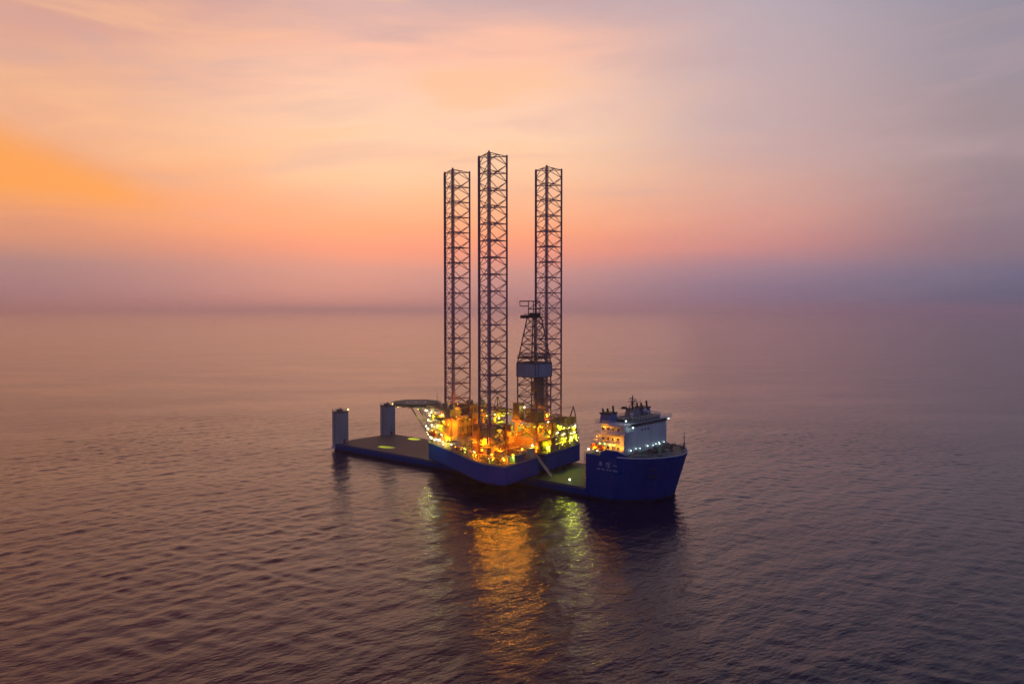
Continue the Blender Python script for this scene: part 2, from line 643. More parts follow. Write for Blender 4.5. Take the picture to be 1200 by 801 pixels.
hull = MB()
hull.prism([(-11, 1.5), (-8, 0), (150, 0), (150, 40), (-8, 40), (-11, 38.5)], -3.0, 3.6)
top = [(149.5, 0), (164, 0), (169.5, 1.6), (174, 5.5), (177.5, 11), (179.3, 16.5), (179.8, 20), (179.3, 23.5), (177.5, 29), (174, 34.5), (169.5, 38.4), (164, 40), (149.5, 40)]
low = [(149.5, 0.4), (160, 0.8), (164.5, 3), (168.5, 7), (171.5, 12), (173, 16.8), (173.3, 20), (173, 23.2), (171.5, 28), (168.5, 33), (164.5, 37), (160, 39.2), (149.5, 39.6)]
hull.prism(low, -3.0, 17.0, top)
ho = hull.build('hull', 'ship_blue', SHIP)
bv = ho.modifiers.new('bevel', 'BEVEL')
bv.width = 0.3
bv.segments = 2
MB().prism([(-10.6, 1.6), (-7.9, 0.35), (149.4, 0.35), (149.4, 39.65), (-7.9, 39.65), (-10.6, 38.4)], 3.61, 3.68).build('cargo_deck', 'deck_brown', SHIP)
# green forward strip of the cargo deck
MB().box(116, 149.3, 0.5, 39.5, 3.685, 3.70).build('green_deck_strip', 'deck_green', SHIP)
mb = MB()
inner = [(149.8, 0.5), (164, 0.5), (169.2, 2.1), (173.6, 5.9), (177, 11.2), (178.8, 16.6), (179.2, 20), (178.8, 23.4), (177, 28.8), (173.6, 34.1), (169.2, 37.9), (164, 39.5), (149.8, 39.5)]
mb.prism(inner, 17.01, 17.08).build('forecastle_deck', 'deck_green', SHIP)
# fender line and draught belt
mb = MB()
mb.box(-7, 149, -0.12, 0.0, 2.9, 3.3)
mb.box(-7, 149, 40.0, 40.12, 2.9, 3.3)
mb.build('rubbing_strake', 'dark_steel', SHIP)


def wall_along(mb, pts, z0, z1, th):
    for p, q in zip(pts, pts[1:]):
        d = Vector((q[0] - p[0], q[1] - p[1]))
        nn = Vector((-d.y, d.x)).normalized() * th
        mb.add([(p[0], p[1], z0), (q[0], q[1], z0), (q[0] + nn.x, q[1] + nn.y, z0), (p[0] + nn.x, p[1] + nn.y, z0),
                (p[0], p[1], z1), (q[0], q[1], z1), (q[0] + nn.x, q[1] + nn.y, z1), (p[0] + nn.x, p[1] + nn.y, z1)],
               [(3, 2, 1, 0), (4, 5, 6, 7), (0, 1, 5, 4), (1, 2, 6, 5), (2, 3, 7, 6), (3, 0, 4, 7)])


# raised bulwark by the bridge front, sloping down forward
mb = MB()
mb.add([(156.5, 0.02, 17.0), (169.4, 1.6, 17.0), (164.0, 0.02, 17.0), (156.5, 0.02, 18.2), (158.5, 0.02, 19.4), (164, 0.02, 19.4),
        (156.5, 0.3, 17.0), (169.3, 1.9, 17.0), (164.0, 0.32, 17.0), (156.5, 0.3, 18.2), (158.5, 0.3, 19.4), (164, 0.32, 19.4)],
       [(0, 2, 5, 4, 3), (2, 1, 5), (9, 10, 11, 8, 6), (11, 7, 8), (3, 4, 10, 9), (4, 5, 11, 10), (5, 1, 7, 11), (0, 3, 9, 6)])
mb.build('bulwark', 'ship_blue', SHIP)
mb = MB()
wall_along(mb, top[1:-1], 17.0, 17.45, 0.25)
mb.build('deck_edge', 'white', SHIP)
mb = MB()
mb.rail([(149.8, 0.3), (156.4, 0.3)], 17.1)
mb.rail([p for p in inner[2:-2]], 17.4, 1.1, 2.4)
mb.rail([(149.8, 0.4), (149.8, 39.6)], 17.1)
mb.build('railing', 'white', SHIP)

# ---- bridge house
ss = MB()
ss.box(149.8, 164, 6.0, 36, 17.08, 21.2)
ss.box(151.2, 164, 6.0, 36, 21.2, 24.2)
ss.box(152.8, 164, 6.0, 36, 24.2, 28.6)
sso = ss.build('bridge_house', 'white', SHIP)
mb = MB()
mb.box(148.6, 164.15, 4.4, 6.0, 21.0, 21.2)
mb.box(150.6, 164.15, 4.4, 6.0, 24.0, 24.2)
mb.box(152.0, 164.9, 3.0, 38.6, 28.6, 28.85)
mb.box(162.6, 164.15, 4.4, 6.0, 17.1, 28.6)
mb.build('deck_overhang', 'white', sso)
for z in (19.3, 22.6, 26.4):
    for k in range(4):
        MB().box(153.2 + k * 2.3, 154.1 + k * 2.3, 5.93, 6.0, z - .45, z + .45).build('window', 'glass', sso)
for k in range(3):
    MB().box(164.0, 164.06, 17 + k * 2.2, 17.8 + k * 2.2, 25.2, 26.0).build('window', 'glass', sso)
MB().prism([(164.01, 9), (164.35, 9), (164.35, 35.6), (164.01, 35.6)], 27.3, 28.4).build('bridge_window_band', 'glass', sso)
mb = MB()
for (x0, x1, z) in ((148.7, 162, 21.2), (150.7, 162, 24.2)):
    mb.rail([(x0, 4.5), (x1, 4.5)], z, 1.1, 1.6)
    mb.rail([(x0, 4.5), (x0, 36)], z, 1.1, 1.6)
mb.rail([(152.1, 3.1), (164.8, 3.1), (164.8, 38.5), (152.1, 38.5)], 28.85, 1.1, 1.8, closed=True)
mb.build('railing', 'white', sso)
# external stairs on the side
mb = MB()
for i, (z0, z1) in enumerate(((17.1, 21.1), (21.2, 24.1))):
    for s in (4.7, 5.6):
        mb.tube((156.5 - 3 * i, s, z0), (160.5 - 3 * i, s, z1), 0.08, 4)
    for k in range(9):
        t = (k + .5) / 9
        mb.box(156.4 - 3 * i + 4 * t, 156.7 - 3 * i + 4 * t, 4.7, 5.6, z0 + (z1 - z0) * t, z0 + (z1 - z0) * t + .05)
mb.build('stairway', 'machine_cream', sso)

# bridge wing: open lit gallery at the near front corner
mb = MB()
mb.box(158.2, 166.4, 2.2, 8.2, 25.2, 25.45)
mb.box(166.25, 166.4, 2.2, 8.2, 25.45, 26.4)
mb.box(158.2, 166.4, 2.2, 2.35, 25.45, 26.4)
for x in (158.4, 162.3, 166.2):
    mb.tube((x, 2.3, 25.4), (x, 2.3, 28.4), 0.12, 6)
mb.box(158.0, 166.6, 2.0, 6.0, 28.35, 28.58)
mb.build('bridge_wing', 'white', SHIP)
wing = MB()
wing.box(164.02, 166.3, 6.0, 36, 28.86, 29.0)
wh = MB()
wh.prism([(154, 10), (162.6, 10), (164.2, 13), (164.2, 30), (162.6, 33), (154, 33)], 28.86, 29.8)
who = wh.build('wheelhouse', 'deck_green', SHIP)
mb = MB()
mb.prism([(153.6, 9.6), (162.8, 9.6), (164.7, 12.8), (164.7, 30.2), (162.8, 33.4), (153.6, 33.4)], 29.8, 30.0)
mb.build('roof', 'deck_green', who)
mb = MB()
mb.rail([(153.8, 9.8), (162.7, 9.8), (164.4, 13), (164.4, 30), (162.7, 33.2), (153.8, 33.2)], 30, 1.0, 1.8, closed=True)
mb.build('railing', 'white', who)
# domes and boxes on the wheelhouse roof
for (x, y, r) in ((160.5, 15.5, .75), (160.8, 27.2, .6), (157.5, 30.0, .9)):
    mb = MB()
    mb.tube((x, y, 30), (x, y, 30.8), r * .3, 8)
    mb.ball((x, y, 30.8 + r * .8), r, 12, 8)
    mb.build('satellite_dome', 'white', SHIP)

# funnels aft of the wheelhouse: casing with black uptakes
for y0 in (4.6, 29.0):
    f = MB()
    f.prism([(152.9, y0), (157.4, y0), (157.4, y0 + 6), (152.9, y0 + 6)], 28.85, 32.0, [(153.2, y0 + .4), (157.0, y0 + .4), (157.0, y0 + 5.6), (153.2, y0 + 5.6)])
    fo = f.build('funnel', 'funnel_blue', SHIP)
    u = MB()
    u.box(152.7, 157.3, y0 + .1, y0 + 5.9, 32.0, 32.6)
    for (dx_, dy_, hh) in ((1.0, 1.2, 1.5), (2.5, 2.2, 1.0), (1.4, 3.8, 1.3), (3.4, 4.6, 2.4)):
        u.tube((152.8 + dx_, y0 + dy_, 32.6), (152.5 + dx_, y0 + dy_, 32.6 + hh), .38, 8)
    u.build('exhaust_stack', 'black', fo)

# radar mast on its own house
mb = MB()
mb.prism([(155.40, 18.2), (159.40, 18.2), (159.40, 24), (155.40, 24)], 30, 33.00, [(155.80, 18.6), (159.00, 18.6), (159.00, 23.4), (155.80, 23.4)])
mo_ = mb.build('mast_house', 'machine_grey', SHIP)
mb = MB()
mb.box(154.20, 157.40, 16.8, 20.0, 33.00, 33.19)
mb.box(154.60, 156.20, 17.2, 18.8, 33.19, 33.81)
mb.box(156.20, 159.20, 18.4, 23.6, 33.01, 33.16)
mb.build('mast_platform', 'black', mo_)
mb = MB()
mb.tube((157.40, 20.8, 33.00), (157.40, 20.8, 38.39), 0.42, 8, 0.14)
mb.tube((156.40, 19.6, 33.00), (157.40, 20.8, 35.73), 0.16, 6)
mb.tube((158.60, 22.2, 33.00), (157.40, 20.8, 35.73), 0.16, 6)
mb.box(156.40, 158.40, 19.0, 22.6, 35.67, 35.79)
mb.tube((157.40, 18.2, 36.72), (157.40, 23.4, 36.72), 0.12, 6)
mb.tube((157.40, 23.0, 35.05), (157.40, 27.0, 35.05), 0.09, 6)
mb.tube((157.40, 26.6, 33.12), (157.40, 26.6, 35.85), 0.07, 6)
mb.build('radar_mast', 'black', SHIP)
mb = MB()
mb.box(158.10, 158.50, 18.6, 22.8, 36.10, 36.32)
mb.box(156.80, 157.20, 19.4, 22.2, 37.15, 37.34)
mb.build('radar_scanner', 'brown_steel', SHIP)

for sgn in (-1, 1):
    def AP(f, a, z):   # f out of the shell, a along it
        return (174.0 + f * .85 + a * .53, 20 + sgn * (11.4 + f * .53 - a * .85), z)
    m_ = MB()
    m_.tube(AP(-.9, 0, 13.2), AP(.5, 0, 12.6), .75, 12)
    m_.tube(AP(.3, 0, 12.6), AP(-.25, 0, 9.6), .2, 8)
    m_.tube(AP(-.2, -1.1, 9.9), AP(-.3, 0, 9.2), .26, 6)
    m_.tube(AP(-.2, 1.1, 9.9), AP(-.3, 0, 9.2), .26, 6)
    m_.tube(AP(-.2, -1.1, 9.9), AP(-.1, -1.2, 10.9), .22, 6, .06)
    m_.tube(AP(-.2, 1.1, 9.9), AP(-.1, 1.2, 10.9), .22, 6, .06)
    m_.build('anchor', 'black', SHIP)
# forecastle gear
for (x, y) in ((170.5, 14.5), (170.5, 25.5)):
    w = MB()
    w.tube((x, y - 1.8, 18.3), (x, y + 1.8, 18.3), 0.9, 12)
    w.tube((x, y - 2.0, 18.3), (x, y - 1.8, 18.3), 1.25, 12)
    w.tube((x, y + 1.8, 18.3), (x, y + 2.0, 18.3), 1.25, 12)
    w.box(x - 1.3, x + 1.3, y - 2.4, y + 2.4, 17.08, 17.5)
    w.box(x - 1.4, x - .3, y + 2.0, y + 3.0, 17.5, 18.9)
    w.build('anchor_winch', 'brown_steel', SHIP)
for (x, y, a, b_, h) in ((166.6, 31, 1.6, 2.2, 1.9), (167.2, 8.4, 1.2, 1.5, 1.5), (173.8, 20, 1.3, 1.7, 1.4), (168.6, 20.3, 1.1, 1.5, 2.0)):
    w = MB()
    w.box(x - a / 2, x + a / 2, y - b_ / 2, y + b_ / 2, 17.08, 17.08 + h)
    w.box(x - a / 2 - .15, x + a / 2 + .15, y - b_ / 2 - .15, y + b_ / 2 + .15, 17.08 + h, 17.25 + h)
    w.build('deck_locker', 'machine_grey', SHIP)
for (x, y) in ((171, 5), (175.2, 12.5), (176.3, 27.5), (172, 34.5), (166.5, 37.8), (158.5, 38.6)):
    w = MB()
    for d in (-.5, .5):
        w.tube((x + d * .3, y + d, 17.08), (x + d * .3, y + d, 17.9), .22, 8)
        w.ball((x + d * .3, y + d, 17.95), .3, 8, 4, .4)
    w.box(x - .5, x + .5, y - .9, y + .9, 17.081, 17.2)
    w.build('mooring_bollard', 'black', SHIP)
mb = MB()
mb.tube((175.8, 29.2, 17.1), (175.8, 29.2, 24.6), .2, 8, .09)
mb.box(175.5, 176.1, 28.6, 29.8, 22.3, 22.5)
for d in (-.9, .9):
    mb.tube((175.8, 29.2 + d * 1.2, 17.1), (175.8, 29.2, 21.5), .07, 5)
mb.build('foremast', 'black', SHIP)

# after end of the bow block: stairs and platform down to the cargo deck
mb = MB()
for y in (2.0, 3.2):
    mb.tube((149.2, y, 3.7), (149.2, y, 17.2), .12, 5)
    mb.tube((147.6, y, 3.7), (147.6, y, 17.2), .10, 5)
for i in range(4):
    z = 3.7 + i * 3.4
    mb.box(147.5, 149.4, 1.9, 3.3, z + 3.2, z + 3.3)
    for s in (2.0, 3.2):
        mb.tube((147.7 if i % 2 else 149.2, s, z), (149.2 if i % 2 else 147.7, s, z + 3.2), .07, 4)
mb.build('stair_tower', 'machine_orange', SHIP)
for (x, y) in ((146.5, 9), (146.8, 20), (146.5, 30)):
    w = MB()
    w.box(x - 1.5, x + 1.5, y - 2, y + 2, 3.7, 4.1)
    w.tube((x, y - 1.4, 5.1), (x, y + 1.4, 5.1), .9, 12)
    w.box(x - 1, x + 1, y + 1.5, y + 2.1, 4.1, 6.0)
    w.box(x - 1, x + 1, y - 2.1, y - 1.5, 4.1, 6.0)
    w.build('mooring_winch', 'machine_grey', SHIP)

# stern casings
for t0 in (0.0, 33.2):
    cmb = MB()
    x0, x1, y0, y1 = (-11.6, -4.8, .1, 6.7) if t0 == 0 else (-13.4, -6.6, t0 + .1, t0 + 6.7)
    xs_ = x0 + 13.4
    c_ = 1.0
    poly = [(x0 + c_, y0), (x1 - c_, y0), (x1, y0 + c_), (x1, y1 - c_), (x1 - c_, y1), (x0 + c_, y1), (x0, y1 - c_), (x0, y0 + c_)]
    cmb.prism(poly, 1.4 if t0 == 0 else 2.2, 19.4)
    co_ = cmb.build('stern_casing', 'casing_grey', SHIP)
    mb = MB()
    mb.prism([(p[0] * 1 + (0.12 if p[0] > x0 + 3.4 else -0.12), p[1] + (0.12 if p[1] > t0 + 3.4 else -0.12)) for p in poly], 19.4, 19.75)
    mb.box(x0 + 1.8, x0 + 4.0, t0 + 2.2, t0 + 4.4, 19.75, 20.9)
    mb.tube((x0 + .8, t0 + 5.6, 19.7), (x0 + .8, t0 + 5.6, 21.2), .3, 8)
    mb.build('casing_cap', 'black', co_)
    mb = MB()
    mb.rail(poly, 19.75, 1.1, 1.4, .05, closed=True)
    mb.build('railing', 'white', co_)
    mb = MB()
    for s in (x0 + 3.05, x0 + 3.75):
        mb.tube((s, y0 - .25, 4.0), (s, y0 - .25, 19.5), .06, 4)
    for k in range(38):
        mb.tube((x0 + 3.05, y0 - .25, 4.2 + k * .4), (x0 + 3.75, y0 - .25, 4.2 + k * .4), .035, 4)
    mb.build('ladder', 'dark_steel', co_)
    mb = MB()
    mb.box(x1, x1 + .08, t0 + 2.6, t0 + 3.9, 3.75, 5.9)
    mb.build('door', 'red', co_)
# sponson under the near casing
mb = MB()
mb.prism([(-11.8, .2), (-8.2, -.15), (-8.2, 6.9), (-11.8, 6.9)], 0.6, 1.4)
mb.build('sponson', 'white', SHIP)

# ship name on the bow shoulder: strokes of three characters and a line of small letters below
mb = MB()
Y_ = -0.03


def stroke(x0, z0, x1, z1, w=.16):
    d = Vector((x1 - x0, z1 - z0))
    n_ = Vector((-d.y, d.x)).normalized() * w / 2
    mb.add([(x0 + n_.x, Y_, z0 + n_.y), (x0 - n_.x, Y_, z0 - n_.y), (x1 - n_.x, Y_, z1 - n_.y), (x1 + n_.x, Y_, z1 + n_.y),
            (x0 + n_.x, Y_ + .03, z0 + n_.y), (x0 - n_.x, Y_ + .03, z0 - n_.y), (x1 - n_.x, Y_ + .03, z1 - n_.y), (x1 + n_.x, Y_ + .03, z1 + n_.y)],
           [(0, 1, 2, 3), (7, 6, 5, 4), (0, 4, 5, 1), (1, 5, 6, 2), (2, 6, 7, 3), (3, 7, 4, 0)])


def char_a(x, z, s):
    stroke(x - .4 * s, z + .28 * s, x + .4 * s, z + .28 * s)
    stroke(x, z + .5 * s, x, z - .5 * s)
    stroke(x - .02 * s, z + .26 * s, x - .46 * s, z - .34 * s)
    stroke(x + .02 * s, z + .26 * s, x + .46 * s, z - .34 * s)
    stroke(x - .3 * s, z - .12 * s, x + .3 * s, z - .12 * s)


def char_b(x, z, s):
    stroke(x - .36 * s, z + .5 * s, x - .36 * s, z - .5 * s)
    stroke(x - .5 * s, z + .2 * s, x - .2 * s, z + .2 * s)
    stroke(x - .05 * s, z + .46 * s, x + .48 * s, z + .46 * s)
    stroke(x - .05 * s, z + .12 * s, x + .48 * s, z + .12 * s)
    stroke(x - .05 * s, z + .46 * s, x - .05 * s, z + .12 * s)
    stroke(x + .48 * s, z + .46 * s, x + .48 * s, z + .12 * s)
    stroke(x - .1 * s, z - .15 * s, x + .5 * s, z - .15 * s)
    stroke(x + .2 * s, z + .05 * s, x + .2 * s, z - .5 * s)
    stroke(x - .12 * s, z - .48 * s, x + .5 * s, z - .48 * s)


char_a(156.6, 13.9, 1.9)
mb.build('name_character', 'lettering', SHIP)
mb = MB()
char_b(160.0, 13.9, 1.9)
mb.build('name_character', 'lettering', SHIP)
mb = MB()
stroke(162.4, 13.9, 164.0, 13.9, .26)
mb.build('name_character', 'lettering', SHIP)

mb = MB()
x = 155.0
for k in range(17):
    if k in (3, 7, 12):
        mb.build('name_word', 'lettering', SHIP)
        mb = MB()
    else:
        stroke(x, 11.6, x, 12.2, .09)
        stroke(x, 12.2, x + .32, 12.2 if k % 2 else 11.6, .09)
        if k % 3:
            stroke(x + .32, 12.2, x + .32, 11.6, .09)
    x += .56
mb.build('name_word', 'lettering', SHIP)

# ship's lamps
def SL(x, y, z, kind, w=0, size=.32, **k):
    return lamp(SHIP, 0, x, y, z, kind, w, size, **k)


for i, y in enumerate((8.5, 12.0, 15.0, 20.5, 24.5, 26.7, 29.5, 33.0)):
    SL(164.7, y, 19.0 if i % 2 else 18.7, 'cool', 8, .22 if i % 3 else .28)
for x_ in (152.6, 154.9, 157.3, 159.6):
    SL(x_, 5.2, 20.6, 'yellow', 60, .28)
SL(155.5, 3.6, 27.4, 'orange', 800, .2)
SL(160.4, 3.6, 23.2, 'orange', 550, .2)
SL(151.5, 2.6, 19.9, 'orange', 450, .2)
SL(150.2, 1.2, 18.6, 'warm', 160, .34)
SL(154.3, 1.2, 18.5, 'warm', 120, .26)
SL(166.1, 7.6, 27.6, 'cool', 200, .38)
SL(163.6, 6.6, 30.0, 'cool', 160, .36)
SL(157.0, 2.4, 27.6, 'orange', 700, .2)
SL(152.0, 4.0, 23.3, 'orange', 600, .2)
SL(164.6, 36.6, 28.1, 'cool', 60, .32)
SL(170.0, 20, 21.0, 'cool', 150, .2)
SL(138.0, 5.5, 4.4, 'white', 60, .4)
SL(144.2, 9.5, 4.5, 'white', 60, .34)
SL(148.3, 2.6, 8.5, 'orange', 420, .25)
SL(148.3, 2.6, 13.5, 'orange', 300, .22)
SL(144.0, 22, 7.5, 'cool', 150, .2)
for x_ in (152.5, 157.5, 162.0):  # extra floods added along the bulwark to warm the house side
    SL(x_, 1.0, 18.9, 'orange', 1500, .2, aim=(0.0, .75, .65), cone=120)
# casing-top lamps, each with a beam down onto the cargo deck
SL(-4.9, 5.9, 20.8, 'yellow', 150000, .4, aim=(25.3, 3.5, -17.1), cone=11.5, blend=.5)
SL(-6.7, 37.2, 20.8, 'yellow', 130000, .4, aim=(18.8, -1.6, -17.1), cone=14, blend=.5)

# ================================================================ the jack-up rig
RB = 5.2
RIG = empty('jackup_rig', 'blue hulled jack-up drilling rig with three tall lattice legs and glowing deck', 'drilling rig', (3.8, 335.5, RB), rad(142.5))
DZ = 12.8
outline = [(-15.3, 31), (-6, 31), (1, 29), (6.5, 26.2), (18, 20.2), (34, 12.6), (47, 6.6), (49.5, 4), (49.5, -4), (47, -6.6), (34, -12.6), (18, -20.2), (6.5, -26.2), (1, -29), (-5, -31), (-9.4, -31),
           (-12.2, -1.0), (-6, -1.0), (-6, 5.4), (-13, 5.4)]
outline = outline[::-1]
# counter-clockwise order for outward faces
def area(p):
    return sum(p[i][0] * p[(i + 1) % len(p)][1] - p[(i + 1) % len(p)][0] * p[i][1] for i in range(len(p)))
if area(outline) < 0:
    outline = outline[::-1]


def shrink(poly, d):
    out = []
    n_ = len(poly)
    for i in range(n_):
        p0, p1, p2 = Vector(poly[i - 1]), Vector(poly[i]), Vector(poly[(i + 1) % n_])
        a, b_ = (p1 - p0).normalized(), (p2 - p1).normalized()
        na, nb = Vector((-a.y, a.x)), Vector((-b_.y, b_.x))
        m_ = (na + nb)
        m_ = m_.normalized() * d / max(.4, m_.normalized().dot(na))
        out.append((p1.x + m_.x, p1.y + m_.y))
    return out


mb = MB().prism(outline, RB, DZ)
RH = mb.build('hull', 'hull_blue', RIG, RB)
MB().prism(shrink(outline, .25), DZ + .01, DZ + .06).build('main_deck', 'rig_deck', RIG, RB)
mb = MB()
mb.rail(shrink(outline, .3), DZ + .05, 1.2, 1.8, .06, closed=True)
mb.build('railing', 'machine_yellow', RIG, RB)
mb = MB()
wall_along(mb, outline + [outline[0]], DZ - .5, DZ + .14, -.14)
mb.build('deck_edge', 'machine_grey', RIG, RB)

# ---- legs
LEG_TOP = 133.0
R_CH = 6.5
leg_e = bpy.data.objects.new('leg', None)
C.objects.link(leg_e)
leg_e.parent = RIG
ch = [(R_CH * math.cos(rad(a)), R_CH * math.sin(rad(a))) for a in (0, 120, 240)]
z0, z1 = 0.6, LEG_TOP - RB
for (cx_, cy_) in ch:
    m_ = MB()
    m_.tube((cx_, cy_, z0), (cx_, cy_, z1 + .6), .38, 8)
    a = math.atan2(cy_, cx_)
    # rack plates on both sides of the chord
    px, py = -math.sin(a), math.cos(a)
    for s in (-1, 1):
        q = (cx_ + px * s * .45, cy_ + py * s * .45)
        m_.add([(q[0] - .09 * math.cos(a), q[1] - .09 * math.sin(a), z0), (q[0] + .09 * math.cos(a), q[1] + .09 * math.sin(a), z0),
                (q[0] + px * s * .28 + .09 * math.cos(a), q[1] + py * s * .28 + .09 * math.sin(a), z0), (q[0] + px * s * .28 - .09 * math.cos(a), q[1] + py * s * .28 - .09 * math.sin(a), z0),
                (q[0] - .09 * math.cos(a), q[1] - .09 * math.sin(a), z1), (q[0] + .09 * math.cos(a), q[1] + .09 * math.sin(a), z1),
                (q[0] + px * s * .28 + .09 * math.cos(a), q[1] + py * s * .28 + .09 * math.sin(a), z1), (q[0] + px * s * .28 - .09 * math.cos(a), q[1] + py * s * .28 - .09 * math.sin(a), z1)],
               [(3, 2, 1, 0), (4, 5, 6, 7), (0, 1, 5, 4), (1, 2, 6, 5), (2, 3, 7, 6), (3, 0, 4, 7)])
    m_.build('chord', 'leg_steel', leg_e)
m_ = MB()
BAYS = 19
for i in range(3):
    p, q = ch[i], ch[(i + 1) % 3]
    truss_face(m_, (*p, z0), (*p, z1), (*q, z0), (*q, z1), BAYS, .175)
mids = [((ch[i][0] + ch[(i + 1) % 3][0]) / 2, (ch[i][1] + ch[(i + 1) % 3][1]) / 2) for i in range(3)]
for k in range(BAYS + 1):
    z = z0 + (z1 - z0) * k / BAYS
    for i in range(3):
        m_.tube((*mids[i], z), (*mids[(i + 1) % 3], z), .10, 4)
m_.build('bracing', 'leg_steel', leg_e)
leg_spots = [(0, 19.5), (0, -19.5), (36.2, 0)]
leg_e.location = (*leg_spots[0], 0)
for sp in leg_spots[1:]:
    l = copy_tree(leg_e, RIG)
    l.location = (*sp, 0)

# ---- jack houses
def jackhouse(cx_, cy_, ztop):
    e = bpy.data.objects.new('jackhouse', None)
    C.objects.link(e)
    e.parent = RIG
    e.location = (cx_, cy_, DZ - RB + .06)
    H = ztop - DZ
    for (x, y) in ch:
        a = math.atan2(y, x)
        ca, sa = math.cos(a), math.sin(a)
        m_ = MB()

        def ob(lx0, lx1, ly0, ly1, za, zb):
            vs = [(x + lx * ca - ly * sa, y + lx * sa + ly * ca, z) for z in (za, zb) for lx, ly in ((lx0, ly0), (lx1, ly0), (lx1, ly1), (lx0, ly1))]
            m_.add(vs, [(3, 2, 1, 0), (4, 5, 6, 7), (0, 1, 5, 4), (1, 2, 6, 5), (2, 3, 7, 6), (3, 0, 4, 7)])
        for s in (-1, 1):
            ob(-.9, .9, s * .85, s * 2.3, 0, H)
            for k in range(4):
                zz = 1.6 + k * (H - 2.6) / 3.2
                c0 = Vector((x - s * 2.3 * sa, y + s * 2.3 * ca, zz))
                m_.tube(c0, c0 + Vector((-sa, ca, 0)) * s * 1.3, .62, 10)
                m_.tube(c0 + Vector((0, 0, 0)), c0 + Vector((-sa, ca, 0)) * s * .5, .85, 10)
        ob(.9, 1.6, -2.0, 2.0, H * .42, H * .52)
        ob(-1.2, 1.3, -2.6, -0.75, H, H + .5)
        ob(-1.2, 1.3, .75, 2.6, H, H + .5)
        m_.build('jack_case', random.choice(['machine_yellow', 'machine_orange', 'machine_cream']), e)
    m_ = MB()
    for i in range(3):
        p, q = Vector((*ch[i], 0)), Vector((*ch[(i + 1) % 3], 0))
        d = (q - p).normalized()
        nrm = Vector((d.y, -d.x, 0))
        for z in (H * .5, H - .4):
            a_, b_ = p + d * 2.6 + Vector((0, 0, z)), q - d * 2.6 + Vector((0, 0, z))
            m_.tube(a_ + nrm * .8, b_ + nrm * .8, .42, 6)
            m_.tube(a_ - nrm * .4, b_ - nrm * .4, .3, 6)
        m_.tube(p + d * 2.6 + nrm * .8 + Vector((0, 0, H * .5)), q - d * 2.6 + nrm * .8 + Vector((0, 0, H - .4)), .2, 5)
        m_.tube(q - d * 2.6 + nrm * .8 + Vector((0, 0, H * .5)), p + d * 2.6 + nrm * .8 + Vector((0, 0, H - .4)), .2, 5)
    m_.build('frame_beam', 'brown_steel', e)
    m_ = MB()
    pts = [(1.42 * x, 1.42 * y) for x, y in ch]
    poly = []
    for i in range(3):
        a = math.atan2(ch[i][1], ch[i][0])
        for dth in (-.36, .36):
            poly.append((9.0 * math.cos(a + dth), 9.0 * math.sin(a + dth)))
    m_.rail(poly, H * .52, 1.1, 1.6, .06, closed=True)
    for p, q in zip(poly, poly[1:] + poly[:1]):
        m_.tube((*p, H * .52), (*q, H * .52), .16, 4)
    m_.build('walkway', 'machine_yellow', e)


jackhouse(0, 19.5, 25.4)
jackhouse(0, -19.5, 24.6)
jackhouse(36.2, 0, 29.0)

# ---- accommodation round the bow leg
acc = MB()
acc.prism([(43.6, -5.4), (48.4, -3.4), (48.4, 3.4), (43.6, 5.4)][::1], DZ + .06, 27.8)
acc.prism([(27.5, 7.0), (45.0, 7.0), (41.5, 9.0), (31.0, 13.6), (27.5, 13.8)], DZ + .06, 29.4)
acc.prism([(27.5, -13.8), (31.0, -13.6), (41.5, -9.0), (45.0, -7.0), (27.5, -7.0)], DZ + .06, 29.4)
acc.box(24.2, 27.5, -9, 12.8, DZ + .06, 26.2)
ao = acc.build('accommodation', 'quarters_sodium_tint', RIG, RB)
mb = MB()
for k in range(5):
    z = DZ + 3.3 * (k + 1)
    mb.rail([(31.0, 14.8), (41.6, 10.2), (45.4, 8.0)], z, 1.1, 1.5, .06)
    mb.prism([(27.5, 13.8), (31.0, 13.6), (41.5, 9.0), (45.0, 7.0), (46.2, 7.8), (42.0, 10.4), (31.4, 14.9), (27.5, 15.0)][::-1], z - .12, z)
mb.build('gallery', 'machine_yellow', ao, RB)
d = Vector((10.5, -4.6)).normalized()
for k in range(5):
    z = DZ + 1.2 + 3.3 * k
    for j in range(5):
        p = Vector((31.0, 13.6)) + d * (1.2 + j * 2.1)
        q = p + d * .9
        n_ = Vector((-d.y, d.x)) * .06
        if n_.y < 0: n_ = -n_
        mb = MB()
        mb.add([(p.x + n_.x, p.y + n_.y, z), (q.x + n_.x, q.y + n_.y, z), (q.x + n_.x, q.y + n_.y, z + .9), (p.x + n_.x, p.y + n_.y, z + .9)], [(0, 1, 2, 3)])
        mb.build('window', 'glass', ao, RB)
    for j in range(4 if z < 25 else 0):
        MB().box(24.12, 24.2, 0 + j * 3, 1.1 + j * 3, z, z + .9).build('window', 'glass', ao, RB)
mb = MB()
for (x, y, h) in ((29, 11, 1.7), (33, 10.2, 2.2), (38.5, 8.5, 1.4), (30, -10, 2.0), (36, -9, 1.6)):
    m_ = MB().box(x - 1.2, x + 1.2, y - .9, y + .9, 29.4, 29.4 + h)
    m_.tube((x, y, 29.4 + h), (x, y, 30.0 + h), .5, 10)
    m_.build('roof_unit', 'machine_grey', ao, RB)
mb.rail([(27.8, 13.5), (31, 13.3), (41.3, 8.8)], 29.4, 1.1, 1.5, .06)
mb.build('railing', 'machine_yellow', ao, RB)
mb = MB()
mb.tube((40.5, 7.9, 29.4), (40.5, 7.9, 36.2), .12, 6, .05)
mb.tube((40.5, 7.1, 33.6), (40.5, 8.7, 33.6), .05, 5)
mb.build('radio_antenna', 'dark_steel', RIG, RB)

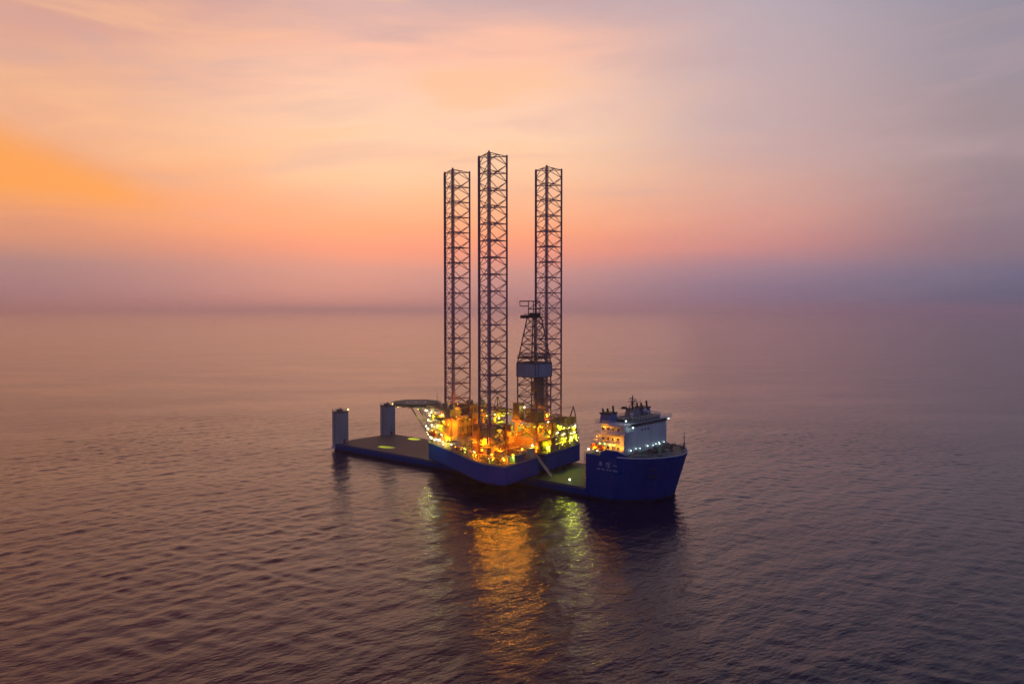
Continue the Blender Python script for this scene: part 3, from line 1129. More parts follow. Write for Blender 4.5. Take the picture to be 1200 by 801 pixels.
# ---- helideck
hc = (61.0, 0.0)
mb = MB()
octo = [(hc[0] + 11.0 * math.cos(rad(22.5 + 45 * i)), hc[1] + 11.0 * math.sin(rad(22.5 + 45 * i))) for i in range(8)]
mb.prism(octo, 28.6, 29.1)
hd = mb.build('helideck', 'helideck_green', RIG, RB)
mb = MB()
for i in range(8):
    a, b_ = octo[i], octo[(i + 1) % 8]
    ao_ = (hc[0] + (a[0] - hc[0]) * 1.12, hc[1] + (a[1] - hc[1]) * 1.12)
    bo_ = (hc[0] + (b_[0] - hc[0]) * 1.12, hc[1] + (b_[1] - hc[1]) * 1.12)
    mb.tube((*ao_, 29.0), (*bo_, 29.0), .08, 4)
    for t in (0, .2, .4, .6, .8):
        p = (a[0] + (b_[0] - a[0]) * t, a[1] + (b_[1] - a[1]) * t)
        q = (ao_[0] + (bo_[0] - ao_[0]) * t, ao_[1] + (bo_[1] - ao_[1]) * t)
        mb.tube((*p, 28.8), (*q, 29.0), .05, 4)
mb.build('safety_net', 'machine_grey', hd, RB)
mb = MB()
for y in (-7, -3.5, 0, 3.5, 7):
    xe = 10.0 if abs(y) < 5 else 7.5
    mb.tube((50.5, y, 28.1), (hc[0] + xe, y, 28.1), .38, 6)
for x in (53, 57, 61, 65, 69):
    ye = 9.5 if abs(x - 61) < 5 else 6.5
    mb.tube((x, -ye, 27.6), (x, ye, 27.6), .3, 6)
for y in (-4.5, 0, 4.5):
    mb.tube((49.0, y * .7, 14.0), (60.5, y, 27.6), .34, 6)
    mb.tube((48.6, y * .7, 21.0), (54.5, y, 27.6), .28, 6)
    mb.tube((48.4, y * .7, 27.6), (60.5, y, 27.6), .3, 6)
mb.tube((55.5, -3.3, 21.2), (55.5, 3.3, 21.2), .22, 6)
mb.build('support_truss', 'machine_cream', hd, RB)
mb = MB()
ringn = 28
for (r0, r1) in ((4.2, 4.8),):
    vs = [(hc[0] + r * math.cos(2 * math.pi * i / ringn), hc[1] + r * math.sin(2 * math.pi * i / ringn), 29.11) for r in (r0, r1) for i in range(ringn)]
    mb.add(vs, [(i, ringn + i, ringn + (i + 1) % ringn, (i + 1) % ringn) for i in range(ringn)])
mb.add([(hc[0] + x, hc[1] + y, 29.112) for x, y in ((-1.8, -1.3), (1.8, -1.3), (1.8, -.8), (-1.8, -.8))], [(0, 1, 2, 3)])
mb.add([(hc[0] + x, hc[1] + y, 29.112) for x, y in ((-1.8, .8), (1.8, .8), (1.8, 1.3), (-1.8, 1.3))], [(0, 1, 2, 3)])
mb.add([(hc[0] + x, hc[1] + y, 29.112) for x, y in ((-.25, -.8), (.25, -.8), (.25, .8), (-.25, .8))], [(0, 1, 2, 3)])
mb.build('landing_mark', 'white', hd, RB)

# ---- drill floor and cantilever
DX = -6.8
mb = MB()
for y in (-5.4, 4.2):
    mb.box(-13.5, 12, y, y + 1.2, DZ + 1.2, 18.6)
    for k in range(9):
        mb.box(-13.2 + k * 3, -12.9 + k * 3, y - .25, y + 1.45, DZ + 1.25, 18.55)
mb.box(-13.6, 12.1, -5.3, 5.3, 18.6, 19.1)
mb.build('cantilever', 'machine_orange', RIG, RB)
mb = MB()
x0, x1, y0, y1 = DX - 5.6, DX + 5.6, -5.6, 5.6
for x in (x0 + .4, x1 - .4):
    for y in (y0 + .4, y1 - .4):
        mb.box(x - .45, x + .45, y - .45, y + .45, 19.1, 26.2)
for (a, b_) in (((x0 + .4, y0 + .4), (x1 - .4, y0 + .4)), ((x0 + .4, y1 - .4), (x1 - .4, y1 - .4)), ((x0 + .4, y0 + .4), (x0 + .4, y1 - .4)), ((x1 - .4, y0 + .4), (x1 - .4, y1 - .4))):
    mb.tube((*a, 19.3), (*b_, 26.0), .26, 6)
    mb.tube((*b_, 19.3), (*a, 26.0), .26, 6)
mb.box(x0 - .9, x1 + .9, y0 - .9, y1 + .9, 26.2, 27.0)
mb.build('drill_floor', 'machine_orange', RIG, RB)
for bx in ((x0 - .7, x0 + 3.0, y1 - 4.5, y1 + .7, 27.0, 30.4), (x1 - 2.6, x1 + .7, y1 - 2.8, y1 + .7, 27.0, 33.5), (x1 - 2.2, x1 + .6, y0 - .6, y0 + 3.2, 27.0, 30.2)):
    m_ = MB().box(*bx)
    m_.box(bx[0] - .2, bx[1] + .2, bx[2] - .2, bx[3] + .2, bx[5], bx[5] + .15)
    for k in range(1, 5):
        x, y = bx[0] + (bx[1] - bx[0]) * k / 5, bx[2] + (bx[3] - bx[2]) * k / 5
        m_.box(x - .08, x + .08, bx[2] - .12, bx[3] + .12, bx[4] + .05, bx[5] - .05)
        m_.box(bx[0] - .12, bx[1] + .12, y - .08, y + .08, bx[4] + .06, bx[5] - .06)
    m_.box(bx[0] - .16, bx[0] - .02, bx[2] + .6, bx[2] + 1.8, bx[4] + .1, bx[4] + 2.1)
    m_.build('doghouse', 'machine_yellow', RIG, RB)

# ---- derrick
mb = MB()
hb, ht = 4.9, 2.1
def sq(h): return [(DX - h, -h), (DX + h, -h), (DX + h, h), (DX - h, h)]
b0, t0_ = sq(hb), sq(ht)
ZB, ZW0, ZW1, ZT = 27.0, 44.6, 50.4, 68.8
for i in range(4):
    p, q = b0[i], b0[(i + 1) % 4]
    P, Q = t0_[i], t0_[(i + 1) % 4]
    mb.tube((*p, ZB), (*p, ZW1), .30, 6)
    mb.tube((*p, ZW1), (*P, ZT), .26, 6)
    truss_face(mb, (*p, ZB), (*p, ZW1), (*q, ZB), (*q, ZW1), 5, .16, 'X')
    truss_face(mb, (*p, ZW1), (*P, ZT), (*q, ZW1), (*Q, ZT), 5, .14, 'X')
DER = mb.build('derrick', 'derrick_steel', RIG, RB)
mb = MB()
w, c_ = 5.6, .9
ww = [(DX - w + c_, -w), (DX + w - c_, -w), (DX + w, -w + c_), (DX + w, w - c_), (DX + w - c_, w), (DX - w + c_, w), (DX - w, w - c_), (DX - w, -w + c_)]
for i in range(8):
    a, b_ = ww[i], ww[(i + 1) % 8]
    wall_along(mb, [a, b_], ZW0, ZW1 - .2, .12)
mb.prism(shrink(ww, .15), ZW0 + .02, ZW0 + .22)
wwo = mb.build('windwall', 'tarp_blue', DER, RB)
mb = MB()
for zz in (ZW0 - .02, ZW1 - .3):
    for i in range(8):
        a, b_ = ww[i], ww[(i + 1) % 8]
        mb.tube((*a, zz), (*b_, zz), .16, 4)
for i in range(8):
    mb.tube((*ww[i], ZW0), (*ww[i], ZW1 - .1), .15, 4)
mb.build('windwall_frame', 'dark_steel', DER, RB)
mb = MB()
s5 = sq(5.0)
mb.rail(s5, 52.3, 1.2, 1.2, .07, closed=True)
for i in range(4):
    mb.tube((*s5[i], 52.3), (*s5[(i + 1) % 4], 52.3), .28, 4)
mb.build('racking_board', 'brown_steel', DER, RB)
mb = MB()
mb.prism(sq(3.2), ZT, ZT + .4)
mb.rail(sq(3.1), ZT + .4, 1.2, 1.2, .07, closed=True)
mb.box(DX - 1.6, DX + 1.2, -1.8, 1.8, ZT + .4, ZT + 2.0)
mb.box(DX + 2.8, DX + 6.2, -.4, 1.4, ZT - .3, ZT + 1.0)
for x in (-1.7, 1.7):
    for y in (-1.7, 1.7):
        mb.tube((DX + x, y, ZT + .4), (DX + x, y, 75.6), .2, 5)
for z in (72.4, 75.6):
    for (a, b_) in (((-1.7, -1.7), (1.7, -1.7)), ((1.7, -1.7), (1.7, 1.7)), ((1.7, 1.7), (-1.7, 1.7)), ((-1.7, 1.7), (-1.7, -1.7))):
        mb.tube((DX + a[0], a[1], z), (DX + b_[0], b_[1], z), .2, 5)
mb.tube((DX + 1.7, 1.7, 75.6), (DX + 6.6, 1.2, 75.6), .26, 5)
mb.tube((DX + 1.7, 1.7, 73.6), (DX + 6.2, 1.2, 73.6), .2, 5)
mb.tube((DX + 6.4, 1.2, 73.6), (DX + 6.6, 1.2, 75.6), .16, 5)
mb.tube((DX - 1.7, -1.7, 75.6), (DX + 1.7, 1.7, 72.4), .14, 5)
mb.build('crown_block', 'black', DER, RB)
mb = MB()
mb.box(DX - .9, DX + .9, -.6, .6, 38, 42.4)
mb.tube((DX, 0, 42.4), (DX, 0, ZT), .18, 6)
mb.tube((DX, 0, 27.2), (DX, 0, 38), .16, 6)
mb.build('travelling_block', 'machine_yellow', DER, RB)
mb = MB()
for k in range(12):
    for j in range(3):
        mb.tube((DX - 3.4 + k * .5, -3.2 + j * .5, 27.1), (DX - 3.0 + k * .45, -3.0 + j * .45, 49), .09, 4)
mb.build('drill_string', 'pipe_steel', DER, RB)
mb = MB()
for s in (0.0, .8):
    mb.tube((DX - 5.3, 1.5 + s, 27), (DX - 5.3, 1.5 + s, 50), .06, 4)
for k in range(38):
    mb.tube((DX - 5.3, 1.5, 27.4 + k * .6), (DX - 5.3, 2.3, 27.4 + k * .6), .04, 4)
mb.build('ladder', 'dark_steel', DER, RB)

# ---- cranes: pedestal, cab, boom laid in its rest
def crane(x, y, h, ang, lift, length, mat):
    e = MB()
    e.tube((x, y, DZ + .06), (x, y, DZ + h), 1.15, 14)
    e.tube((x, y, DZ + h), (x, y, DZ + h + .6), 1.8, 14)
    o = e.build('crane', mat, RIG, RB)
    zc = DZ + h + .6
    ca, sa = math.cos(rad(ang)), math.sin(rad(ang))

    def P(f, s, z): return (x + f * ca - s * sa, y + f * sa + s * ca, z)
    def obox(m_, f0, f1, s0, s1, za, zb):
        m_.add([P(f, s, z) for z in (za, zb) for f, s in ((f0, s0), (f1, s0), (f1, s1), (f0, s1))],
               [(3, 2, 1, 0), (4, 5, 6, 7), (0, 1, 5, 4), (1, 2, 6, 5), (2, 3, 7, 6), (3, 0, 4, 7)])
    c1 = MB()
    obox(c1, -2.8, 1.4, -1.6, 1.0, zc, zc + 2.6)
    obox(c1, -.4, 1.8, 1.0, 2.4, zc, zc + 2.2)
    c1.build('machinery_house', mat, o, RB)
    g_ = MB()
    for s in (-1.1, 1.1):
        g_.tube(P(-.2, s, zc + 2.6), P(-1.6, s * .3, zc + 7.2), .16, 5)
        g_.tube(P(-2.6, s, zc + 2.6), P(-1.6, s * .3, zc + 7.2), .16, 5)
    g_.build('gantry', 'brown_steel', o, RB)
    b_ = MB()
    le = math.cos(rad(lift)) * length
    dz_ = math.sin(rad(lift)) * length
    c0 = [(1.4, -.9, zc + .4), (1.4, .9, zc + .4), (1.4, .9, zc + 2.0), (1.4, -.9, zc + 2.0)]
    c1_ = [(1.4 + le, -.35, zc + .7 + dz_), (1.4 + le, .35, zc + .7 + dz_), (1.4 + le, .35, zc + 1.4 + dz_), (1.4 + le, -.35, zc + 1.4 + dz_)]
    for i in range(4):
        b_.tube(P(*c0[i]), P(*c1_[i]), .13, 5)
        truss_face(b_, P(*c0[i]), P(*c1_[i]), P(*c0[(i + 1) % 4]), P(*c1_[(i + 1) % 4]), int(length / 2), .075, 'Z')
    b_.tube(P(-1.6, 0, zc + 7.1), P(1.2 + le, 0, zc + 1.4 + dz_), .05, 4)
    b_.build('boom', 'brown_steel', o, RB)
    return o


crane(13.5, 14.0, 13.5, -100, -3, 25, 'machine_orange')
crane(22.0, -13.5, 12.5, 176, 2, 26, 'machine_yellow')
crane(-7.0, -26.5, 9.0, 40, 3, 24, 'machine_yellow')

# ---- fixed deck machinery
def house(name, x0, x1, y0, y1, h, mat, zb=DZ + .06, rail=True, roof=True):
    m_ = MB()
    m_.box(x0, x1, y0, y1, zb, zb + h)
    nrib = max(2, int((x1 - x0) / 1.1))
    for k in range(nrib + 1):
        x = x0 + (x1 - x0) * k / nrib
        m_.box(x - .07, x + .07, y0 - .1, y1 + .1, zb + .05, zb + h - .05)
    nrib = max(2, int((y1 - y0) / 1.1))
    for k in range(1, nrib):
        y = y0 + (y1 - y0) * k / nrib
        m_.box(x0 - .1, x1 + .1, y - .07, y + .07, zb + .06, zb + h - .06)
    o = m_.build(name, mat, RIG, RB)
    if roof:
        m_ = MB()
        m_.box(x0 - .3, x1 + .3, y0 - .3, y1 + .3, zb + h, zb + h + .15)
        if rail:
            m_.rail([(x0 - .2, y0 - .2), (x1 + .2, y0 - .2), (x1 + .2, y1 + .2), (x0 - .2, y1 + .2)], zb + h + .15, 1.1, 1.5, .05, closed=True)
        m_.build('roof', random.choice(['machine_grey', 'machine_yellow', 'brown_steel']), o, RB)
    m_ = MB()
    xm = (x0 + x1) / 2
    m_.box(xm - .5, xm + .5, y1 + .1, y1 + .16, zb + .1, zb + min(2.2, h - .1))
    m_.build('door', random.choice(['red', 'machine_grey', 'dark_steel']), o, RB)
    return o


def tank(x, y, r, h, mat, zb=DZ + .06):
    m_ = MB()
    m_.tube((x, y, zb), (x, y, zb + h), r, 16)
    m_.ball((x, y, zb + h), r, 16, 8, .35)
    for k in range(3):
        m_.tube((x, y, zb + .3 + k * h / 3), (x, y, zb + .5 + k * h / 3), r * 1.05, 16)
    o = m_.build('storage_tank', mat, RIG, RB)
    m_ = MB()
    m_.tube((x, y, zb + h + r * .2), (x, y, zb + h + r * .35 + .9), .18, 8)
    m_.tube((x, y, zb + h + r * .35 + .8), (x + r + .3, y, zb + h + r * .35 + .8), .14, 8)
    m_.tube((x + r + .3, y, zb), (x + r + .3, y, zb + h + r * .35 + .8), .14, 8)
    m_.build('vent_pipe', 'machine_grey', o, RB)
    return o


house('engine_house', 9, 21, -6, 6, 9.5, 'machine_cream')
house('switch_house', 12.5, 20.5, 7.5, 13.2, 5.0, 'machine_grey')
house('pump_house', 18.2, 23.5, 13.2, 17.0, 4.2, 'machine_cream')
house('mud_house', 9.5, 24.5, -15.8, -7.5, 7.5, 'machine_yellow')
house('workshop', 4.5, 10, -25, -21, 4.0, 'machine_cream')
house('mud_laboratory', -11.2, -6.0, -9.5, -3.6, 6.0, 'machine_yellow')
house('cement_house', -10.2, -5.4, -17.0, -11.0, 8.0, 'machine_yellow')
house('store_house', -9.2, -3.6, -30.0, -23.5, 4.6, 'machine_cream')
house('upper_store', -9.0, -4.2, -29.0, -24.2, 3.2, 'machine_yellow', DZ + 4.9)
house('control_cabin', -9.6, -5.2, -16.4, -11.6, 3.0, 'machine_yellow', DZ + 8.3)
house('shaker_house', -4.2, 3.5, -12.4, -6.8, 9.0, 'machine_yellow')
house('winch_cabin', -13.2, -9.6, 8.5, 13.5, 3.6, 'machine_cream')
for (x, y, r, h, mt) in ((5.8, 10.8, 1.5, 6.5, 'machine_cream'), (5.8, 7.2, 1.5, 6.5, 'machine_cream'), (-9.0, -20.0, 1.5, 7.5, 'machine_yellow'), (-5.2, -19.4, 1.4, 8.5, 'machine_yellow'),
                      (6.8, -8.6, 1.6, 8.0, 'machine_cream'), (6.8, -12.4, 1.6, 8.0, 'machine_cream'), (24.2, 10.0, 1.1, 6.5, 'machine_orange'), (6.6, -18, 1.4, 7, 'machine_yellow')):
    tank(x, y, r, h, mt)
# exhaust stacks over the engine house
for (x, y) in ((11, 4), (14, 4.6), (17, 4.2), (19.6, 3.0)):
    m_ = MB()
    m_.tube((x, y, 22.4), (x, y, 26.2), .5, 10)
    m_.tube((x, y, 26.2), (x - .9, y, 27.4), .5, 10)
    m_.box(x - .9, x + .9, y - .9, y + .9, 22.45, 23.4)
    m_.build('exhaust_stack', random.choice(['machine_orange', 'machine_cream', 'brown_steel']), RIG, RB)
# pipe bridges along the deck edge, ventilators, hose reels
for i, (xa, ya, xb, yb, z) in enumerate(((-13.5, 28.8, 1, 27.6, 2.6), (6.5, 24.4, 24, 15.4, 2.3), (-12.8, 14.5, -8.5, 14.5, 3.2), (-11.8, -4, -8.7, -29, 2.4), (-8, 27, -8, 12, 4.2), (10, 22, 10, 8, 6.4))):
    m_ = MB()
    d = Vector((xb - xa, yb - ya)).normalized()
    n_ = Vector((-d.y, d.x))
    for k in range(4):
        o_ = n_ * (k - 1.5) * .42
        m_.tube((xa + o_.x, ya + o_.y, DZ + z), (xb + o_.x, yb + o_.y, DZ + z), .15, 6)
    Ln = math.hypot(xb - xa, yb - ya)
    for k in range(int(Ln / 3) + 1):
        t = k / max(1, int(Ln / 3))
        px, py = xa + (xb - xa) * t, ya + (yb - ya) * t
        for s in (-.9, .9):
            m_.tube((px + n_.x * s, py + n_.y * s, DZ + .06), (px + n_.x * s, py + n_.y * s, DZ + z - .1), .11, 5)
        m_.tube((px - n_.x * .9, py - n_.y * .9, DZ + z - .15), (px + n_.x * .9, py + n_.y * .9, DZ + z - .15), .11, 5)
    m_.build('pipe_rack', random.choice(['machine_yellow', 'machine_cream', 'machine_orange']), RIG, RB)
vents = []
vent = None
rng = random.Random(5)
inside = shrink(outline, 1.4)


def in_poly(x, y, poly):
    c = False
    n_ = len(poly)
    for i in range(n_):
        (x1_, y1_), (x2_, y2_) = poly[i], poly[i - 1]
        if (y1_ > y) != (y2_ > y) and x < (x2_ - x1_) * (y - y1_) / (y2_ - y1_) + x1_:
            c = not c
    return c


vspots = [(-13.2, 26), (-11.6, 21), (-6.5, 29.2), (3.2, 27.2), (9.5, 23.2), (14, 20.2), (21.5, 16.8), (25.5, 14.6), (12.2, 16.8), (-12, 16.5), (-9.2, 18.8), (-10.9, -21.5), (-10.3, -25), (-11.4, -11), (-4, -29.4), (2, -27.4), (8, 14.6)]
for i, (x, y) in enumerate(vspots):
    if vent is None:
        m_ = MB()
        m_.tube((0, 0, 0), (0, 0, 1.9), .28, 10)
        m_.ball((0, 0, 2.0), .6, 12, 6, .6)
        m_.box(-.45, .45, -.45, .45, 0.0, .18)
        vent = m_.build('ventilator', 'machine_cream', RIG)
        o = vent
    else:
        o = vent.copy()
        C.objects.link(o)
    o.location = (x, y, DZ + .06 - RB)
    o.scale = (1, 1, 1) if i % 3 else (1.2, 1.2, 1.35)
def skid_mesh(k):
    r_ = random.Random(100 + k)
    m_ = MB()
    lx, ly = r_.uniform(.8, 1.5), r_.uniform(.6, 1.1)
    m_.box(-lx, lx, -ly, ly, 0, .18)
    hh = r_.uniform(.8, 2.2)
    m_.box(-lx * .8, lx * .1, -ly * .8, ly * .7, .18, hh)
    m_.tube((lx * .2, 0, .6), (lx * .9, 0, .6), .42, 12)
    m_.tube((lx * .5, -ly * .6, .18), (lx * .5, -ly * .6, hh + .9), .12, 8)
    m_.tube((lx * .5, -ly * .6, hh + .9), (-lx * .6, ly * .2, hh + .9), .12, 8)
    m_.tube((-lx * .6, ly * .2, hh + .9), (-lx * .6, ly * .2, hh - .1), .12, 8)
    for sx_ in (-1, 1):
        for sy_ in (-1, 1):
            m_.tube((sx_ * lx * .95, sy_ * ly * .95, .1), (sx_ * lx * .95, sy_ * ly * .95, hh + .5), .06, 4)
    for sy_ in (-1, 1):
        m_.tube((-lx * .95, sy_ * ly * .95, hh + .5), (lx * .95, sy_ * ly * .95, hh + .5), .05, 4)
    return m_


sk_names = ['pump_skid', 'compressor', 'generator', 'valve_manifold', 'hydraulic_unit', 'hose_reel']
sk_mats = ['machine_yellow', 'machine_orange', 'machine_cream', 'brown_steel', 'machine_grey', 'red']
sk = []
for k in range(6):
    o = skid_mesh(k).build(sk_names[k], sk_mats[k], RIG)
    sk.append([o, False])
rs = random.Random(77)
placed = 0
tries = 0
taken = []
keep = shrink(outline, 2.2)
while placed < 62 and tries < 4000:
    tries += 1
    x, y = rs.uniform(-14, 30), rs.uniform(-29, 29)
    if rs.random() < .35:
        x = rs.uniform(-14, -7)
    if not in_poly(x, y, keep):
        continue
    if any(math.hypot(x - a, y - b_) < 8.0 and abs(math.hypot(x - a, y - b_) - 6.8) < 1.6 for a, b_ in leg_spots):
        continue
    if any(math.hypot(x - a, y - b_) < 2.3 for a, b_ in taken):
        continue
    if 8 < x < 22 and -7 < y < 7 or 24 < x and -10 < y < 13.5 or 9 < x < 25 and -16.5 < y < -7 or -13 < x < 1 and -6.5 < y < 6.5:
        continue
    taken.append((x, y))
    k = rs.randrange(6)
    if sk[k][1]:
        o = sk[k][0].copy()
        C.objects.link(o)
    else:
        o = sk[k][0]
        sk[k][1] = True
    o.location = (x, y, DZ + .07 - RB)
    o.rotation_euler = (0, 0, rs.choice((0, 1.57, .4, -.4)))
    placed += 1
# stair towers and cable trays on the plain walls of the quarters
for (x, y) in ((23.4, 3.0), (23.4, 9.8)):
    m_ = MB()
    for (a, b_) in ((-.6, -1.2), (.6, -1.2), (.6, 1.2), (-.6, 1.2)):
        m_.tube((x + a, y + b_, DZ + .06), (x + a, y + b_, 26.2), .1, 4)
    for i in range(4):
        z = DZ + .1 + i * 3.2
        m_.box(x - .7, x + .7, y - 1.3, y + 1.3, z + 3.1, z + 3.2)
        sgn = 1 if i % 2 else -1
        for a in (-.5, .5):
            m_.tube((x + a, y - sgn * 1.1, z), (x + a, y + sgn * 1.1, z + 3.1), .09, 4)
        m_.tube((x - .6, y - 1.2, z + 4.1), (x - .6, y + 1.2, z + 4.1), .06, 4)
    m_.build('stair_tower', 'machine_yellow', RIG, RB)
m_ = MB()
for k in range(7):
    yy = -7 + k * 2.7
    m_.tube((24.0, yy, DZ + .1), (24.0, yy, 26.0), .11, 6)
for k in range(4):
    m_.box(23.6, 24.1, -8.5, 12.5, DZ + 3.2 * (k + .8), DZ + 3.2 * (k + .8) + .18)
m_.build('cable_tray', 'brown_steel', RIG, RB)
# davit frames and lattice posts along the aft starboard edge
for (x, y, h) in ((-9.6, -7.2, 9), (-9.8, -13.5, 11), (-9.0, -18.5, 10), (-8.6, -24, 8.5), (-8.2, -29.5, 7.5), (-12.0, 7.0, 8), (-13.6, 30.0, 5), (8, 25.0, 6), (27, 15.4, 6)):
    m_ = MB()
    for (a, b_) in ((-.4, -.4), (.4, -.4), (.4, .4), (-.4, .4)):
        m_.tube((x + a, y + b_, DZ + .06), (x + a * .6, y + b_ * .6, DZ + h), .08, 4)
    for k in range(int(h / 1.2)):
        z = DZ + .4 + k * 1.2
        m_.tube((x - .4, y - .4, z), (x + .4, y - .4, z + 1.2), .05, 4)
        m_.tube((x + .4, y + .4, z), (x - .4, y + .4, z + 1.2), .05, 4)
        m_.tube((x - .4, y + .4, z), (x - .4, y - .4, z + 1.2), .05, 4)
        m_.tube((x + .4, y - .4, z), (x + .4, y + .4, z + 1.2), .05, 4)
    m_.box(x - .7, x + .7, y - .7, y + .7, DZ + h, DZ + h + .15)
    m_.build('lamp_post', 'machine_grey', RIG, RB)


RIG_GAIN = {'orange': 1.5, 'yellow': 2.0, 'white': 0.45}


def RL(x, y, z, kind, w=0, size=.36, **k):
    if 'aim' not in k:
        w *= RIG_GAIN[kind]
        dx_, dy_ = (10 if x < 25 else 33) - x, -y * .9
        dl = max(1.0, math.hypot(dx_, dy_))
        k = dict(aim=(dx_ / dl, dy_ / dl, -.75), cone=165, blend=.35)
        size *= {'orange': .62, 'yellow': .62, 'white': .66}[kind]
    return lamp(RIG, RB, x, y, z, kind, w, size, **k)


# sodium floods among the jack houses and drill floor
for (x, y, z, w) in ((-3.0, 28.6, 20.5, 1500), (3.5, 27.0, 19.5, 1300), (-8.8, 25.0, 18.0, 1300), (7.6, 20.5, 22.0, 1500), (-9.0, 15.0, 22.5, 1500), (0.5, 28.8, 15.2, 700), (-12.6, 28.6, 15.0, 700),
                     (9.2, 15.5, 17.5, 1000), (-1.0, 12.0, 25.0, 1500), (-13.6, 3.6, 24.5, 1300), (-6.5, 8.0, 25.4, 1500), (-13.5, 0.5, 29.5, 900), (0.5, 6.6, 22.5, 1200),
                     (26.5, 16.2, 23.5, 1300), (29.5, 16.5, 18.5, 900), (22.5, 15.5, 27.0, 1500), (33.0, 14.6, 26.8, 900), (18.0, 12.0, 26.0, 1100), (12.5, 10.5, 30.0, 1300), (27.0, 9.5, 31.5, 700)):
    RL(x, y, z, 'orange', w, .26)
# green-white floods at the bow end
for (x, y, z, w, s) in ((46.8, 8.6, 27.2, 700, .6), (44.2, 9.8, 23.2, 600, .55), (47.4, 7.8, 20.0, 700, .55), (44.0, 10.2, 19.4, 600, .7), (41.0, 11.4, 27.0, 500, .55), (40.4, 11.6, 21.5, 500, .5),
                     (42.0, 10.8, 16.0, 600, .5), (37.6, 12.8, 15.4, 600, .55), (33.0, 14.6, 16.0, 700, .7), (47.6, 6.2, 16.2, 400, .45), (29.8, 15.6, 14.6, 400, .4), (49.5, 3.0, 24.0, 500, .5), (24.5, 16.4, 15.2, 500, .5)):
    RL(x, y, z, 'white', w, s)
for (x, y, z, w, s) in ((39.0, 12.4, 18.2, 700, .3), (45.5, 9.2, 17.6, 700, .3), (35.0, 14.0, 22.0, 500, .3), (27.5, 16.0, 16.6, 600, .3), (56.0, 4.0, 26.6, 350, .3), (66.5, 6.5, 27.0, 200, .3)):
    RL(x, y, z, 'yellow', w, s)
rl = random.Random(21)
for k in range(12):
    t = rl.random()
    x, y = 29 + 18 * t, 15.3 - 7.6 * t
    RL(x + rl.uniform(-.3, .3), y + rl.uniform(-1.2, .2) + .3, rl.choice((15.4, 18.2, 19.4, 21.2, 22.6, 24.2, 25.4, 26.8)), rl.choice(('white', 'yellow', 'yellow')), rl.choice((0, 120, 260)), rl.uniform(.26, .6))
for k in range(10):
    x, y = -11.2 + rl.uniform(-.4, .6), rl.uniform(-30, -4)
    RL(x + (y + 4) * -.07, y, rl.choice((14.4, 15.2, 16.6, 18.4, 19.6, 21.5, 23.0)), rl.choice(('yellow', 'yellow', 'white')), rl.choice((0, 150, 400)), rl.uniform(.26, .55))
for k in range(7):
    t = rl.random()
    x, y = (-14.0 + 14 * t, 29.6) if k % 2 else (2 + 24 * t, 27.6 - 12.5 * t)
    RL(x, y, rl.choice((14.2, 14.8, 15.8)), 'yellow', rl.choice((60, 120, 200)), rl.uniform(.2, .38))
# yellow-green floods aft and to starboard
for (x, y, z, w, s) in ((-11.4, -6.5, 21.0, 900, .36), (-10.8, -10.2, 17.4, 900, .36), (-10.6, -14.5, 22.5, 900, .36), (-10.8, -18.0, 17.0, 900, .4), (-10.0, -21.6, 21.0, 900, .36), (-10.0, -24.6, 16.5, 1000, .4),
                     (-9.4, -27.6, 20.6, 800, .36), (-9.2, -30.0, 15.5, 700, .36), (-10.4, -13.0, 15.0, 800, .3), (-5.0, -14.2, 26.8, 900, .3), (0.5, -22.0, 27.0, 900, .3), (-1.5, -10.0, 24.8, 800, .3), (-12.4, -3.2, 15.6, 700, .35),
                     (11.4, 3.3, 27.6, 1500, .6), (7.6, 5.4, 26.6, 900, .55), (12.6, 7.4, 27.4, 700, .45), (8.0, -1.0, 28.0, 1500, .42), (3.0, -5.0, 29.5, 1200, .36), (14.2, -3, 26.0, 900, .4), (-13.0, 9.6, 17.4, 500, .4), (-14.2, 24.0, 15.2, 350, .3), (-6.8, -26.0, 22.8, 700, .3)):
    RL(x, y, z, 'yellow', w, s)
for (x, y, z, s) in ((-12.6, -1.8, 26.0, .6), (-13.2, 10.2, 17.8, .55), (-13.0, 12.2, 15.0, .45), (-9.8, -26.0, 18.4, .5), (-10.8, -16.6, 19.0, .45), (16.4, 7.0, 19.8, .5), (13.2, 6.9, 20.0, .4), (5.4, -2.5, 27.0, .5), (7.8, 21.4, 14.6, .6), (-10.8, -11.8, 20.2, .4)):
    RL(x, y, z, 'white', 350, s)
RL(DX + 1.0, 5.4, 32.2, 'white', 250, .5)
# added deck-edge floods to brighten the jack houses, quarters and stern machinery
for (x, y, z, tx, ty, tz, kd, w) in ((-8.5, 29.4, 14.6, -2.5, 21, 22, 'orange', 5200), (3.5, 27.2, 14.6, 0, 21, 22, 'orange', 5200), (-12.8, 21.6, 14.8, -2.5, 17, 21, 'orange', 4200), (9.6, 23.2, 14.6, 5, 19, 21, 'orange', 4200),
                                (21.6, 17.2, 14.6, 27, 10, 24, 'orange', 4200), (-12.6, 6.6, 14.8, -6, 3, 23, 'orange', 2600), (16, 20.0, 14.6, 15, 13, 22, 'orange', 4000),
                                (-11.6, -7.6, 14.6, -4, -11, 21, 'yellow', 3600), (-11.0, -14.8, 14.6, -5, -15, 21, 'yellow', 3600), (-10.6, -21.2, 14.6, -3, -20, 21, 'yellow', 3600), (-10.2, -27.6, 14.6, -5, -27, 20, 'yellow', 3000),
                                (-12.0, -2.2, 14.6, -6, -8, 21, 'yellow', 2400)):
    RL(x, y, z, kd, w * (.5 if kd == 'orange' else .7), .22, aim=(tx - x, ty - y, tz - z), cone=115, blend=.6)
